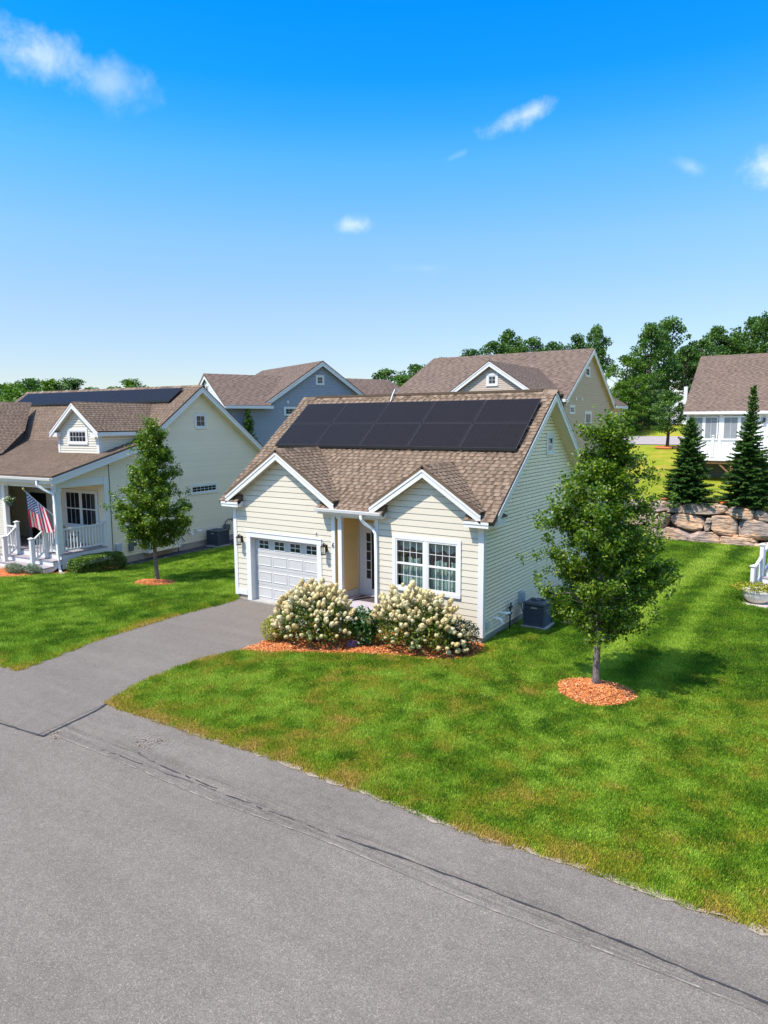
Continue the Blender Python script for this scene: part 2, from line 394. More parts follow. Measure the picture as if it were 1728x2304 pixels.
def lawn_tone(x, y):
    """tone 0 dark .. 1 light green ; dry 0..1"""
    n1 = fbm(x, y, .35, 1); n2 = fbm(x, y, 1.3, 5); n3 = fbm(x, y, 4.5, 9, 2)
    tone = .52+.5*(n1-.5)+.9*(n2-.5)+1.5*(n3-.5)
    xs = x+.25*np.sin(y*.25)
    st = np.sin((xs-11.75)*2*PI/1.35)
    w = sm((x-9.6)/.8)*sm((y+2.5)/3.5)
    tone = tone+w*(-.20-.8*(n3-.5)+.85*np.exp(-((xs-12.2)/.48)**2)*(.6+.6*n2)+.4*np.exp(-((xs-13.6)/.35)**2)-.20*np.exp(-((xs-12.95)/.35)**2)+.10*st)
    tone = tone+sm((-x)/3)*sm((y+4)/5)*.12*np.clip(np.sin((y-x*.25)*2*PI/1.4)*2, -1, 1)
    d, dd = edge_dist(x, y)
    dry = .7*(fbm(x, y, .8, 21)-.5)+1.3*(fbm(x, y, 3.1, 51, 3)-.5)+.7*(fbm(x, y, 8.0, 53, 2)-.5)-.04
    fr = sm((3.0-y)/4)*sm((x-3.5)/1)
    dry = dry+.16*fr+.14*sm((11.9-x)/2)*fr
    dry = dry*1.0+.75*np.exp(-np.maximum(d, 0)/.20)*(.35+.9*fbm(x, y, .6, 33))+.8*np.exp(-dd/.3)*(.5+.6*fbm(x, y, .7, 35))
    dry = dry-.32*sm((-x-1.5)/3)-.3*w-.05
    dry = np.where(y > 20, .42+.7*(n2-.4), dry)
    return np.clip(tone, 0, 1), np.clip(dry, 0, 1)

xs = np.unique(np.concatenate([np.arange(-900, -60, 60), np.arange(-60, -18, 2), np.arange(-18, 22, .25), np.arange(22, 60, 2), np.arange(60, 901, 60)]))
ys = np.unique(np.concatenate([np.arange(-60, -9, 3), np.arange(-9, 19.5, .25), np.array([19.5, 20.3, 20.4, 20.5, 20.6, 20.7, 20.8]), np.arange(21, 48, .75), np.arange(48, 66, 2), np.arange(66, 200, 12), np.arange(200, 1401, 120)]))
X, Y = np.meshgrid(xs, ys); Z = hgt(X, Y)
near = (X > -19) & (X < 23) & (Y > -10) & (Y < 20)
Z = Z+near*.012*(fbm(X, Y, 1.1, 3)-.5)*2
Z = np.where(Y < -7.4, Z-.02, Z)
me = bpy.data.meshes.new('ground')
nx, ny = len(xs), len(ys)
vv = np.stack([X, Y, Z], -1).reshape(-1, 3)
idx = np.arange(nx*ny).reshape(ny, nx)
q = np.stack([idx[:-1, :-1], idx[:-1, 1:], idx[1:, 1:], idx[1:, :-1]], -1).reshape(-1, 4)
me.from_pydata(vv.tolist(), [], q.tolist())
tn, dy_ = lawn_tone(X.reshape(-1), Y.reshape(-1))
a1 = me.attributes.new('tone', 'FLOAT', 'POINT'); a1.data.foreach_set('value', tn.astype(np.float32))
a2 = me.attributes.new('dry', 'FLOAT', 'POINT'); a2.data.foreach_set('value', dy_.astype(np.float32))
me.polygons.foreach_set('use_smooth', [True]*len(me.polygons))
GREEN = [(0, (.042, .125, .008)), (.3, (.11, .25, .013)), (.6, (.215, .385, .024)), (1, (.40, .56, .08))]
def grass_color(k, typ, extra=0):
    t = k.attr('tone', typ); d = k.attr('dry', typ)
    fine = k.noise(k.pos(), 14, 3)
    t2 = k.math('ADD', t, k.math('MULTIPLY', k.math('SUBTRACT', fine, .5), .5), clamp=True)
    col = k.ramp(t2, GREEN)
    dcol = k.ramp(d, [(0, (.17, .27, .012)), (.45, (.32, .34, .025)), (.75, (.46, .37, .07)), (1, (.50, .36, .12))])
    dm = k.math('MULTIPLY', k.math('ADD', d, k.math('MULTIPLY', k.math('SUBTRACT', fine, .5), .45)), 1.7, clamp=True)
    return k.mix(dm, col, dcol)
k = Mat('lawn_soil_grass'); col = grass_color(k, 'GEOMETRY')
f2 = k.noise(k.pos(), 45, 4, .7)
col = k.mix(.75, col, k.ramp(f2, [(.3, (.45, .43, .4)), (.7, (1.1, 1.1, 1.05))]), 'MULTIPLY')
k.base(col); k.rough(.95); k.b.inputs['Specular IOR Level'].default_value = .1; k.bump(f2, .9, .05)
me.materials.append(k.m)
g = bpy.data.objects.new('ground', me); COL.objects.link(g); tag(g, kind='structure')

# grass tufts
k = Mat('grass_blades'); col = grass_color(k, 'INSTANCER')
rr = k.attr('rnd'); col = k.mix(.75, col, k.ramp(rr, [(0, (.30, .34, .3)), (.5, (.9, .9, .8)), (1, (1.7, 1.55, 1.2))]), 'MULTIPLY')
k.base(col); k.rough(.6); k.b.inputs['Specular IOR Level'].default_value = .25
tl = k.n('ShaderNodeBsdfTranslucent'); k.l(col, tl.inputs[0]); mx = k.n('ShaderNodeMixShader'); mx.inputs[0].default_value = .42; k.l(k.b.outputs[0], mx.inputs[1]); k.l(tl.outputs[0], mx.inputs[2]); k.l(mx.outputs[0], k.out.inputs[0]); M_blade = k.m
tufts = []
for vi in range(4):
    nb = 46; b = np.random.rand(nb, 2)*2-1; r_ = .13*np.sqrt(np.random.rand(nb)); a_ = np.random.rand(nb)*2*PI
    p = np.stack([r_*np.cos(a_), r_*np.sin(a_), np.zeros(nb)-.01], -1)
    ln = .045+.035*np.random.rand(nb); ta = np.random.rand(nb)*2*PI; lean = .25+.5*np.random.rand(nb)
    dirv = np.stack([np.cos(ta)*lean, np.sin(ta)*lean, np.ones(nb)], -1); dirv /= np.linalg.norm(dirv, axis=1)[:, None]
    sd = np.stack([-np.sin(ta+.6), np.cos(ta+.6), np.zeros(nb)], -1)*(.0045+.003*np.random.rand(nb))[:, None]
    V = np.stack([p-sd, p+sd, p+dirv*ln[:, None]+sd*.35, p+dirv*ln[:, None]-sd*.35], 1)
    mq = np_quads('grass_tuft', V, np.random.rand(nb), M_blade, link=False)
    tufts.append(bpy.data.objects.new('grass_tuft', mq))
N = 150000
CAMX, CAMY = 16.654, -16.255
px = np.random.uniform(-17, 20, N*3); py = np.random.uniform(-8, 19.7, N*3)
ok = lawn_masks(px, py)
dx, dy = px-CAMX, py-CAMY; D = np.hypot(dx, dy); an = np.arctan2(dx, dy)+yaw
ok &= (np.abs(an) < .68)
keep = np.random.rand(len(px)) < np.clip(1.15-(D-11)/22, .30, 1)
ok &= keep
px, py, D = px[ok], py[ok], D[ok]
gm = bpy.data.meshes.new('lawn_grass'); gm.vertices.add(len(px)); gm.vertices.foreach_set('co', np.stack([px, py, hgt(px, py)+.0], -1).reshape(-1).astype(np.float32))
tn, dd_ = lawn_tone(px, py)
def at(n, t, v): a = gm.attributes.new(n, t, 'POINT'); a.data.foreach_set('value', v)
rn = np.random.rand(len(px)); tn = np.clip(tn+(np.random.rand(len(px))-.5)*.55, 0, 1); dd_ = np.clip(dd_+(rn > .86)*np.random.rand(len(px))*.55*(1-.5*(px < 0)), 0, 1)
at('tone', 'FLOAT', tn.astype(np.float32)); at('dry', 'FLOAT', dd_.astype(np.float32))
at('sc', 'FLOAT', ((.75+.5*np.random.rand(len(px)))*np.clip(.95+(D-12)/30, .95, 1.5)).astype(np.float32)); at('rz', 'FLOAT', (np.random.rand(len(px))*6.283).astype(np.float32)); at('vi', 'INT', np.random.randint(0, 4, len(px)).astype(np.int32))
go = bpy.data.objects.new('lawn_grass', gm); COL.objects.link(go); tag(go, 'short mown green grass with yellowed edges around the houses', 'grass', kind='stuff')
ng = bpy.data.node_groups.new('grass_nodes', 'GeometryNodeTree'); ng.interface.new_socket('Geometry', in_out='INPUT', socket_type='NodeSocketGeometry'); ng.interface.new_socket('Geometry', in_out='OUTPUT', socket_type='NodeSocketGeometry')
gi = ng.nodes.new('NodeGroupInput'); gout = ng.nodes.new('NodeGroupOutput'); jn = ng.nodes.new('GeometryNodeJoinGeometry')
def na(nm, dt):
    n = ng.nodes.new('GeometryNodeInputNamedAttribute'); n.data_type = dt; n.inputs['Name'].default_value = nm; return n.outputs['Attribute']
for vi in range(4):
    ii = ng.nodes.new('GeometryNodeInstanceOnPoints'); oi = ng.nodes.new('GeometryNodeObjectInfo'); oi.inputs['Object'].default_value = tufts[vi]
    cmp = ng.nodes.new('FunctionNodeCompare'); cmp.data_type = 'INT'; cmp.operation = 'EQUAL'; ng.links.new(na('vi', 'INT'), cmp.inputs[2]); cmp.inputs[3].default_value = vi
    ng.links.new(gi.outputs[0], ii.inputs['Points']); ng.links.new(cmp.outputs[0], ii.inputs['Selection']); ng.links.new(oi.outputs['Geometry'], ii.inputs['Instance'])
    cx = ng.nodes.new('ShaderNodeCombineXYZ'); ng.links.new(na('rz', 'FLOAT'), cx.inputs[2]); ng.links.new(cx.outputs[0], ii.inputs['Rotation'])
    ng.links.new(na('sc', 'FLOAT'), ii.inputs['Scale']); ng.links.new(ii.outputs[0], jn.inputs[0])
ng.links.new(jn.outputs[0], gout.inputs[0])
md = go.modifiers.new('tufts', 'NODES'); md.node_group = ng

# ------------------------------------------------------------------ road, driveway, seams
def asphalt(name, base, light, speck=.6, worn=False):
    k = Mat(name); c = k.pos()
    n1 = k.noise(c, .45, 4); n2 = k.noise(c, 6, 4, .6)
    vo = k.n('ShaderNodeTexVoronoi'); vo.inputs['Scale'].default_value = 95; k.l(c, vo.inputs['Vector'])
    vsep = k.n('ShaderNodeSeparateColor'); k.l(vo.outputs['Color'], vsep.inputs[0])
    g3 = k.noise(c, 70, 3, .75)
    mp = k.n('ShaderNodeMapping'); mp.inputs['Scale'].default_value = (.12, 1.0, 1.0); k.l(c, mp.inputs[0]); streak = k.noise(mp.outputs[0], 2.2, 6, .65)
    a = k.math('ADD', k.math('MULTIPLY', n1, .3), k.math('ADD', k.math('MULTIPLY', n2, .3), k.math('MULTIPLY', streak, .4)))
    col = k.ramp(a, [(.38, base), (.62, light)])
    col = k.mix(speck, col, k.ramp(vsep.outputs[0], [(0, (.45, .44, .45)), (.55, (.95, .95, .97)), (.9, (1.25, 1.24, 1.26)), (1, (2.1, 2.05, 2.1))]), 'MULTIPLY')
    col = k.mix(.5, col, k.ramp(g3, [(.3, (.74, .73, .73)), (.7, (1.22, 1.22, 1.22))]), 'MULTIPLY')
    if worn:
        sx_ = k.n('ShaderNodeSeparateXYZ'); k.l(c, sx_.inputs[0]); mr = k.n('ShaderNodeMapRange', interpolation_type='SMOOTHSTEP'); k.l(sx_.outputs[1], mr.inputs[0]); mr.inputs[1].default_value = -8.62; mr.inputs[2].default_value = -8.85
        mq_ = k.n('ShaderNodeMapping'); mq_.inputs['Scale'].default_value = (.35, 9, 1); k.l(c, mq_.inputs[0]); sk = k.noise(mq_.outputs[0], 1.6, 6, .7)
        col = k.mix(k.math('MULTIPLY', mr.outputs[0], .8), col, k.mix(1, col, k.ramp(sk, [(.32, (.58, .57, .57)), (.5, (.95, .95, .95)), (.68, (1.35, 1.33, 1.3))]), 'MULTIPLY'))
    # oil drips and tan stains with their own outline
    st = k.noise(c, 1.7, 5, .7); col = k.mix(k.math('MULTIPLY', k.ramp(st, [(.70, (0, 0, 0)), (.80, (1, 1, 1))]), .35), col, (.16, .12, .08))
    k.base(col); k.rough(.88); k.b.inputs['Specular IOR Level'].default_value = .3
    k.bump(k.math('ADD', k.math('MULTIPLY', vo.outputs['Distance'], 1.0), g3), .5, .008)
    return k.m
M_road = asphalt('road_asphalt', (.150, .130, .106), (.188, .164, .136))
M_shoulder = asphalt('shoulder_asphalt', (.134, .116, .095), (.186, .162, .135), .6, True)
M_drive = asphalt('driveway_asphalt', (.136, .118, .097), (.172, .150, .125), .45)
def sheet(name, rows, z, mat, kind='structure', wob=0):
    """rows: list of (list of xy) with same length"""
    m = MB(); n = len(rows[0])
    for r in rows:
        for p in r: m.v.append((p[0], p[1], z))
    for i in range(len(rows)-1):
        for j in range(n-1): m.f.append((i*n+j, i*n+j+1, (i+1)*n+j+1, (i+1)*n+j)); m.r.append(.5)
    o = m.build(name, mat); tag(o, kind=kind); return o
xr = np.concatenate([np.arange(-70, -10, 5), np.arange(-10, 30, .35), np.arange(30, 91, 5)])
SEAM = -9.28
def seam_y(x): return -9.3+.25*sm((x-4)/14)+.03*np.sin(x*1.3)
sheet('road', [[(x, -24) for x in xr], [(x, seam_y(x)) for x in xr]], -.046, M_road)
sheet('road_shoulder', [[(x, seam_y(x)-.01) for x in xr], [(x, road_y(x)-.02+.025*math.sin(x*5.1)*math.sin(x*1.7)) for x in xr]], -.042, M_shoulder)
yd = np.concatenate([[-9.5], np.arange(-9.2, .01, .25), [.1, .24]])
def edgeR(y): return float(dr(y)+.02*math.sin(y*7))
sheet('driveway', [[(float(dl(y))+.02*math.sin(y*6)+t*(edgeR(y)-float(dl(y))), y) for t in np.linspace(0, 1, 6)] for y in yd], -.036, M_drive)
# driveway apron rises to garage slab
M_seal = simple('tar_crack_filler', (.028, .026, .026), .6, .2)
M_sand = simple('sandy_grit', (.27, .22, .17), .95, .2, 20, .4, 90)
M_dust = simple('pale_road_grit', (.23, .20, .17), .95, .25, 15)
def ribbon(name, pts, w, z, mat, jit=.015, wj=.4, gap=0, step=.12):
    m = MB(); P = [Vector((*p, 0)) for p in pts]; out = []
    for a, b in zip(P[:-1], P[1:]):
        n = max(1, int((b-a).length/step))
        for i in range(n): out.append(a+(b-a)*i/n)
    out.append(P[-1]); L = []; off = 0
    for i, p in enumerate(out):
        t = (out[min(i+1, len(out)-1)]-out[max(i-1, 0)]).normalized(); s_ = Vector((-t.y, t.x, 0)); off = off*.45+random.gauss(0, jit*.6)
        ww = w*(1+random.uniform(-wj, wj)); p = p+s_*off; L.append((p-s_*ww/2, p+s_*ww/2))
    for i in range(len(L)-1):
        if gap and random.random() < gap: continue
        m.poly([(*L[i][0][:2], z), (*L[i+1][0][:2], z), (*L[i+1][1][:2], z), (*L[i][1][:2], z)])
    o = m.build(name, mat); tag(o, kind='structure'); return o
ribbon('road_seam', [(x, float(seam_y(x))) for x in np.arange(4.3, 40, .5)], .016, -.034, M_dust, .008, .8, .2)
ribbon('pavement_crack', [(11.0, -8.96), (11.6, -8.91), (12.3, -8.865), (13.2, -8.83), (14.2, -8.82), (15.3, -8.835), (16.4, -8.87), (19, -8.97), (26, -9.1)], .024, -.0335, M_seal, .01, .75)
ribbon('pavement_crack', [(6.2, -8.85), (6.9, -8.95), (7.6, -9.0), (8.6, -8.98)], .02, -.0335, M_seal, .015, .7, .25)
ribbon('pavement_crack', [(4.06, -7.72), (4.2, -8.1), (4.3, -8.7), (4.42, -9.45)], .045, -.031, M_seal, .008, .4)
ribbon('pavement_crack', [(4.42, -9.45), (3.2, -9.58), (1.5, -9.55), (-4, -9.5), (-20, -9.4)], .035, -.031, M_seal, .012, .5)
ribbon('pavement_crack', [(5.2, -9.1), (5.7, -9.17), (7.4, -9.1), (9, -9.02), (11, -8.98)], .012, -.0325, M_seal, .015, .8, .3)
ribbon('sandy_verge', [(x, float(road_y(x))+.0) for x in np.arange(5.6, 30, .4)], .11, -.033, M_sand, .03, .9, .12)
ribbon('sandy_verge', [(x, float(road_y(x))+.0) for x in np.arange(-14, .6, .4)], .14, -.033, M_sand, .03, .8, .1)
# stray grit patches
m = MB()
for (cx_, cy_) in ((6.2, -8.5), (6.45, -8.35), (6.3, -8.7), (4.5, -9.2), (4.7, -9.35)):
    for i in range(60):
        a = random.random()*6.28; r_ = abs(random.gauss(0, .1)); x, y = cx_+r_*cos(a)*1.6, cy_+r_*sin(a); s_ = random.uniform(.006, .02)
        m.poly([(x-s_, y, -.031), (x, y-s_, -.031), (x+s_, y, -.031), (x, y+s_, -.031)])
tag(m.build('road_grit', M_sand), 'pale yellow grit scattered on the shoulder near the driveway', 'grit', kind='stuff')
# back road
m = MB(); xb = np.arange(-30, 9.1, 1.5); yb = [46.8, 49, 51, 53.2]
for i in range(len(xb)-1):
    for j in range(3):
        m.poly([(xb[i], yb[j], hz(xb[i], yb[j])+.06), (xb[i+1], yb[j], hz(xb[i+1], yb[j])+.06), (xb[i+1], yb[j+1], hz(xb[i+1], yb[j+1])+.06), (xb[i], yb[j+1], hz(xb[i], yb[j+1])+.06)])
tag(m.build('back_road', simple('pale_road', (.30, .26, .25), .9, .08, 2)), kind='structure')

# ------------------------------------------------------------------ house builders
def clip(poly, a, b, c):
    """keep a*x+b*y+c >= 0 ; poly list of (x,y)"""
    out = []
    for i in range(len(poly)):
        p = poly[i]; q = poly[(i+1) % len(poly)]; dp = a*p[0]+b*p[1]+c; dq = a*q[0]+b*q[1]+c
        if dp >= -1e-9: out.append(p)
        if (dp > 1e-9 and dq < -1e-9) or (dp < -1e-9 and dq > 1e-9):
            t = dp/(dp-dq); out.append((p[0]+t*(q[0]-p[0]), p[1]+t*(q[1]-p[1])))
    return out
class Fr:
    """vertical wall frame: origin, along u, outward n"""
    def __init__(s, o, u, n): s.o = Vector(o); s.u = Vector(u).normalized(); s.n = Vector(n).normalized()
    def p(s, u, z, d=0): return tuple(s.o+s.u*u+Vector((0, 0, z))+s.n*d)
    def flip(s): return s.u.cross(Vector((0, 0, 1))).dot(s.n) < 0
    def box(s, m, u0, u1, z0, z1, d0, d1, r=None):
        P = [s.p(u0, z0, d1), s.p(u1, z0, d1), s.p(u1, z0, d0), s.p(u0, z0, d0), s.p(u0, z1, d1), s.p(u1, z1, d1), s.p(u1, z1, d0), s.p(u0, z1, d0)]
        if s.flip(): P = [P[1], P[0], P[3], P[2], P[5], P[4], P[7], P[6]]
        m.hexa(P, r)
    def poly(s, m, pts, d=0, r=None):
        P = [s.p(u, z, d(z) if callable(d) else d) for u, z in pts]
        if s.flip(): P = P[::-1]
        m.poly(P, r)
def cells(poly, z0, z1, ops):
    base = clip(clip(poly, 0, 1, -z0), 0, -1, z1)
    if len(base) < 3: return []
    A = [o for o in ops if o[2] < z1-1e-6 and o[3] > z0+1e-6]
    if not A: return [base]
    us = sorted(set([min(p[0] for p in base), max(p[0] for p in base)]+[o[0] for o in A]+[o[1] for o in A])); out = []
    for a, b in zip(us[:-1], us[1:]):
        if b-a < 1e-5: continue
        c = clip(clip(base, 1, 0, -a), -1, 0, b); mid = (a+b)/2
        H = [o for o in A if o[0] < mid < o[1]]
        segs = [(z0, z1)]
        for o in H:
            ns = []
            for s0, s1 in segs:
                if o[2] > s0: ns.append((s0, min(s1, o[2])))
                if o[3] < s1: ns.append((max(s0, o[3]), s1))
            segs = [x for x in ns if x[1]-x[0] > 1e-4]
        for s0, s1 in segs:
            q = clip(clip(c, 0, 1, -s0), 0, -1, s1)
            if len(q) >= 3: out.append(q)
    return out
def wall(parent, fr, poly, ops, exp, t, mat, joined=False, backing=True, name='wall', gp=None):
    """poly convex list (u,z); returns wall part with clapboard pieces under it"""
    bd = -.042 if exp < .15 else -.06
    b = MB(); zmin = min(p[1] for p in poly); zmax = max(p[1] for p in poly)
    for q in cells(poly, zmin, zmax, ops): fr.poly(b, q, bd, .5)
    w = b.build(name, mat, parent)
    z = zmin; jm = MB(); gp = gp or (.021 if exp < .15 else .013)
    while z < zmax-.01:
        z1 = z+exp; m = jm if joined else MB(); r = random.random()
        f = lambda zz, z=z: t*(1-.6*(zz-z)/exp)
        for q in cells(poly, z, z1-gp, ops):
            fr.poly(m, q, f, r)
            for i in range(len(q)):
                a, c = q[i], q[(i+1) % len(q)]
                if abs(a[1]-z) < 1e-5 and abs(c[1]-z) < 1e-5:
                    P = [fr.p(a[0], z, bd), fr.p(c[0], z, bd), fr.p(c[0], z, t), fr.p(a[0], z, t)]
                    m.poly(P, r)
        if not joined and m.f:
            if any(o[2] < z1 and o[3] > z for o in ops):
                for q in cells(poly, z, z1-gp, ops):
                    m2 = MB(); fr.poly(m2, q, f, r)
                    for i in range(len(q)):
                        a, c = q[i], q[(i+1) % len(q)]
                        if abs(a[1]-z) < 1e-5 and abs(c[1]-z) < 1e-5: m2.poly([fr.p(a[0], z, bd), fr.p(c[0], z, bd), fr.p(c[0], z, t), fr.p(a[0], z, t)], r)
                    m2.build('clapboard', mat, w)
            else: m.build('clapboard', mat, w)
        z = z1
    if joined and jm.f: jm.build('siding', mat, parent, kind='stuff')
    return w

def shingles(parent, poly, mat, exp=.143, wmin=.105, wmax=.27, thick=.02, single=0, name='roof', th=.12, under=None, near=None, top=True):
    """poly: 3D convex polygon on a sloped plane (counter-clockwise from above). Builds slab + tabs."""
    P = [Vector(p) for p in poly]; n = (P[1]-P[0]).cross(P[2]-P[1]).normalized()
    if n.z < 0: P = P[::-1]; n = -n
    a = Vector((-n.y, n.x, 0)).normalized(); b = n.cross(a).normalized()
    if b.z < 0: b = -b; a = -a
    o = P[0]
    P2 = [((p-o).dot(a), (p-o).dot(b)) for p in P]
    slab = MB(); slab.prism([p-n*th for p in P], n*(th-.004), .35)
    root = slab.build(name, mat if under is None else under, parent)
    bmin = min(p[1] for p in P2); bmax = max(p[1] for p in P2)
    tabs = []; y = bmin; ci = 0
    while y < bmax:
        c = clip(clip(P2, 0, 1, -y), 0, -1, y+exp)
        if len(c) >= 3:
            u0 = min(p[0] for p in c); u1 = max(p[0] for p in c); x = u0-random.random()*wmax; hi = ci % 2
            while x < u1:
                hi = not hi; w = random.uniform(wmin*.95, wmax*.68) if hi else random.uniform(wmin*.5, wmin*1.15)
                q = clip(clip(c, 1, 0, -x), -1, 0, x+w)
                if len(q) >= 3:
                    tt = thick*(1.0 if hi else .5)
                    tabs.append((q, y, tt, random.random()*.38+(.44 if hi else .06)))
                x += w
        y += exp; ci += 1
    def emit(m, t):
        q, y0, tt, r = t
        top = [o+a*u+b*v+n*(tt*(1-.7*(v-y0)/exp)) for u, v in q]
        m.poly(top, r)
        for i in range(len(q)):
            j = (i+1) % len(q)
            lo = [o+a*q[i][0]+b*q[i][1], o+a*q[j][0]+b*q[j][1]]
            if abs(q[i][1]-y0) < 1e-5 or abs(q[j][1]-y0) < 1e-5 or True:
                if abs(q[i][1]-(y0+exp)) < 1e-5 and abs(q[j][1]-(y0+exp)) < 1e-5: continue
                m.poly([lo[0], lo[1], top[j], top[i]], r*.5)
    rest = tabs
    if single:
        key = (lambda t: ((o+a*t[0][0][0]+b*t[0][0][1])-Vector(near)).length)
        tabs.sort(key=key); first, rest = tabs[:single], tabs[single:]
        for t in first:
            m = MB(); emit(m, t); m.build('shingle', mat, root)
    m = MB()
    for t in rest: emit(m, t)
    if m.f: m.build('shingle_courses', mat, root, kind='stuff')
    return root

def window(parent, fr, u0, u1, z0, z1, units=1, sashes=2, cols=3, rows=2, cas=.1, mat=M_white, glass=M_dglass, depth=.02, proud=.035, grid=True, sill=True, curtain=False, lone_rows=None):
    m = MB()
    fr.box(m, u0, u1, z1-cas, z1, -.0, proud); fr.box(m, u0, u1, z0, z0+cas*.8, 0, proud+(.02 if sill else 0))
    fr.box(m, u0, u0+cas, z0+cas*.8, z1-cas, 0, proud); fr.box(m, u1-cas, u1, z0+cas*.8, z1-cas, 0, proud)
    w = m.build('window', mat, parent)
    iu0, iu1, iz0, iz1 = u0+cas, u1-cas, z0+cas*.8, z1-cas
    fw = .045; un = (iu1-iu0)/units; mul = .05 if units > 1 else 0
    fm = MB()
    for k in range(units):
        a, b = iu0+k*un+(mul if k else 0), iu0+(k+1)*un-(mul if k < units-1 else 0)
        if k: fr.box(fm, iu0+k*un-mul, iu0+k*un+mul, iz0, iz1, -.02, proud-.005)
        fr.box(fm, a, b, iz1-fw, iz1, -.03, proud-.012); fr.box(fm, a, b, iz0, iz0+fw, -.03, proud-.012)
        fr.box(fm, a, a+fw, iz0+fw, iz1-fw, -.03, proud-.012); fr.box(fm, b-fw, b, iz0+fw, iz1-fw, -.03, proud-.012)
        zs = [iz0+fw, iz1-fw]
        if sashes == 2: zm = (iz0+iz1)/2; fr.box(fm, a+fw, b-fw, zm-.025, zm+.025, -.03, proud-.012); zr = [(iz0+fw, zm-.025), (zm+.025, iz1-fw)]
        else: zr = [(iz0+fw, iz1-fw)]
        for (c, d) in zr:
            g = MB(); fr.box(g, a+fw, b-fw, c, d, -.012+depth, .0+depth); g.build('pane', glass, w)
            if grid:
                mm = MB()
                for i in range(1, cols):
                    x = a+fw+(b-a-2*fw)*i/cols; fr.box(mm, x-.007, x+.007, c, d, .001+depth, .01+depth)
                for i in range(1, rows):
                    z = c+(d-c)*i/rows; fr.box(mm, a+fw, b-fw, z-.007, z+.007, .001+depth, .012+depth)
                if mm.f: mm.build('muntin', mat, w)
    fm.build('frame', mat, w)
    return w

def plank(parent, name, a, b, w, h, up=(0, 0, 1), mat=M_white):
    m = MB(); m.bar(a, b, w, h, up); return m.build(name, mat, parent)
def boxpart(parent, name, x0, x1, y0, y1, z0, z1, mat=M_white):
    m = MB(); m.box(x0, x1, y0, y1, z0, z1); return m.build(name, mat, parent)
X_ = (1, 0, 0); Y_ = (0, 1, 0); nX = (-1, 0, 0); nY = (0, -1, 0)
exec_parts = []

def rake(parent, P, E_, a, b, ext, mat=M_white, name='rake_board', a2=.0, b2=.07, ext2=None):
    """board hanging below a roof edge from P (peak) to E_ (end), vertical offsets a..b, thickness vector ext"""
    P = Vector(P); E_ = Vector(E_); z = Vector((0, 0, 1)); m = MB()
    m.prism([P-z*a, E_-z*a, E_-z*b, P-z*b], ext)
    e = Vector(ext)
    m.prism([P-z*(a+.002), E_-z*(a+.002), E_-z*(a+b2), P-z*(a+b2)], e*1.6)
    return m.build(name, mat, parent)

def lantern(parent, fr, u, z):
    m = MB(); fr.box(m, u-.05, u+.05, z-.12, z+.10, 0, .02)
    m.tube([fr.p(u, z+.02, .02), fr.p(u, z+.13, .08), fr.p(u, z+.17, .15), fr.p(u, z+.13, .19)], .012, 6)
    c = fr.p(u, z-.17, .17)
    m.lathe([(.085, .0), (.09, .015), (.02, .03)], (c[0], c[1], c[2]-.02), 6)
    m.lathe([(.085, .22), (.10, .235), (.05, .29), (.015, .32), (.0, .34)], c, 6)
    for k in range(6):
        a = 2*PI*k/6; m.tube([(c[0]+.07*cos(a), c[1]+.07*sin(a), c[2]), (c[0]+.085*cos(a), c[1]+.085*sin(a), c[2]+.23)], .007, 4)
    w = m.build('wall_lantern', M_bronze, parent)
    g = MB(); g.lathe([(.062, .01), (.078, .22)], c, 6); g.build('lantern_glass', M_glass, w)
    g = MB(); g.tube([(c[0], c[1], c[2]), (c[0], c[1], c[2]+.1)], .014, 6); g.build('candle', M_white, w)
    return w

def solar(parent, o, ax, up, n, W1, H1, cols, rows, gap=.028, lift=.10):
    o = Vector(o); ax = Vector(ax).normalized(); up = Vector(up).normalized(); n = Vector(n).normalized()
    for r in range(rows):
        for c_ in range(cols):
            p = o+ax*(c_*(W1+gap))+up*(r*(H1+gap))+n*lift
            m = MB(); q = [p, p+ax*W1, p+ax*W1+up*H1, p+up*H1]; m.prism(q, n*.035)
            f = m.build('solar_panel', M_sframe, parent); i = .018
            # glass face as its own local-coordinate object
            me = bpy.data.meshes.new('cell_glass')
            me.from_pydata([(i, i, 0), (W1-i, i, 0), (W1-i, H1-i, 0), (i, H1-i, 0)], [], [(0, 1, 2, 3)]); me.materials.append(M_solar)
            g = bpy.data.objects.new('cell_glass', me); COL.objects.link(g); g.parent = f
            mt = Matrix((ax, up, n)).transposed().to_4x4(); mt.translation = p+n*.0375; g.matrix_local = mt
    m = MB(); L = cols*(W1+gap)
    for r in range(rows*2):
        d = up*(H1*(.2+.6*(r % 2))+(r//2)*(H1+gap)); m.bar(o+d+n*.06-ax*.02, o+d+n*.06+ax*(L+.0), .04, .06, n)
    m.build('mounting_rail', M_black, parent, kind='stuff')
    m = MB(); m.prism([o-up*.05+n*(lift-.03), o-up*.05+n*(lift-.03)+ax*(L-gap), o-up*.006+n*(lift+.036)+ax*(L-gap), o-up*.006+n*(lift+.036)], n*.006+up*.003)
    m.build('array_skirt', M_black, parent)
    k_ = int(L/.9)
    for i in range(k_+1):
        x = .15+i*(L-.3)/k_; m = MB(); c_ = o+ax*x-up*.03; m.hexa([c_+ax*-.05+n*.01, c_+ax*.05+n*.01, c_+ax*.05+up*.12+n*.01, c_-ax*.05+up*.12+n*.01, c_-ax*.05+n*.1, c_+ax*.05+n*.1, c_+ax*.05+up*.12+n*.1, c_-ax*.05+up*.12+n*.1]); m.build('roof_mount', M_sframe, parent)

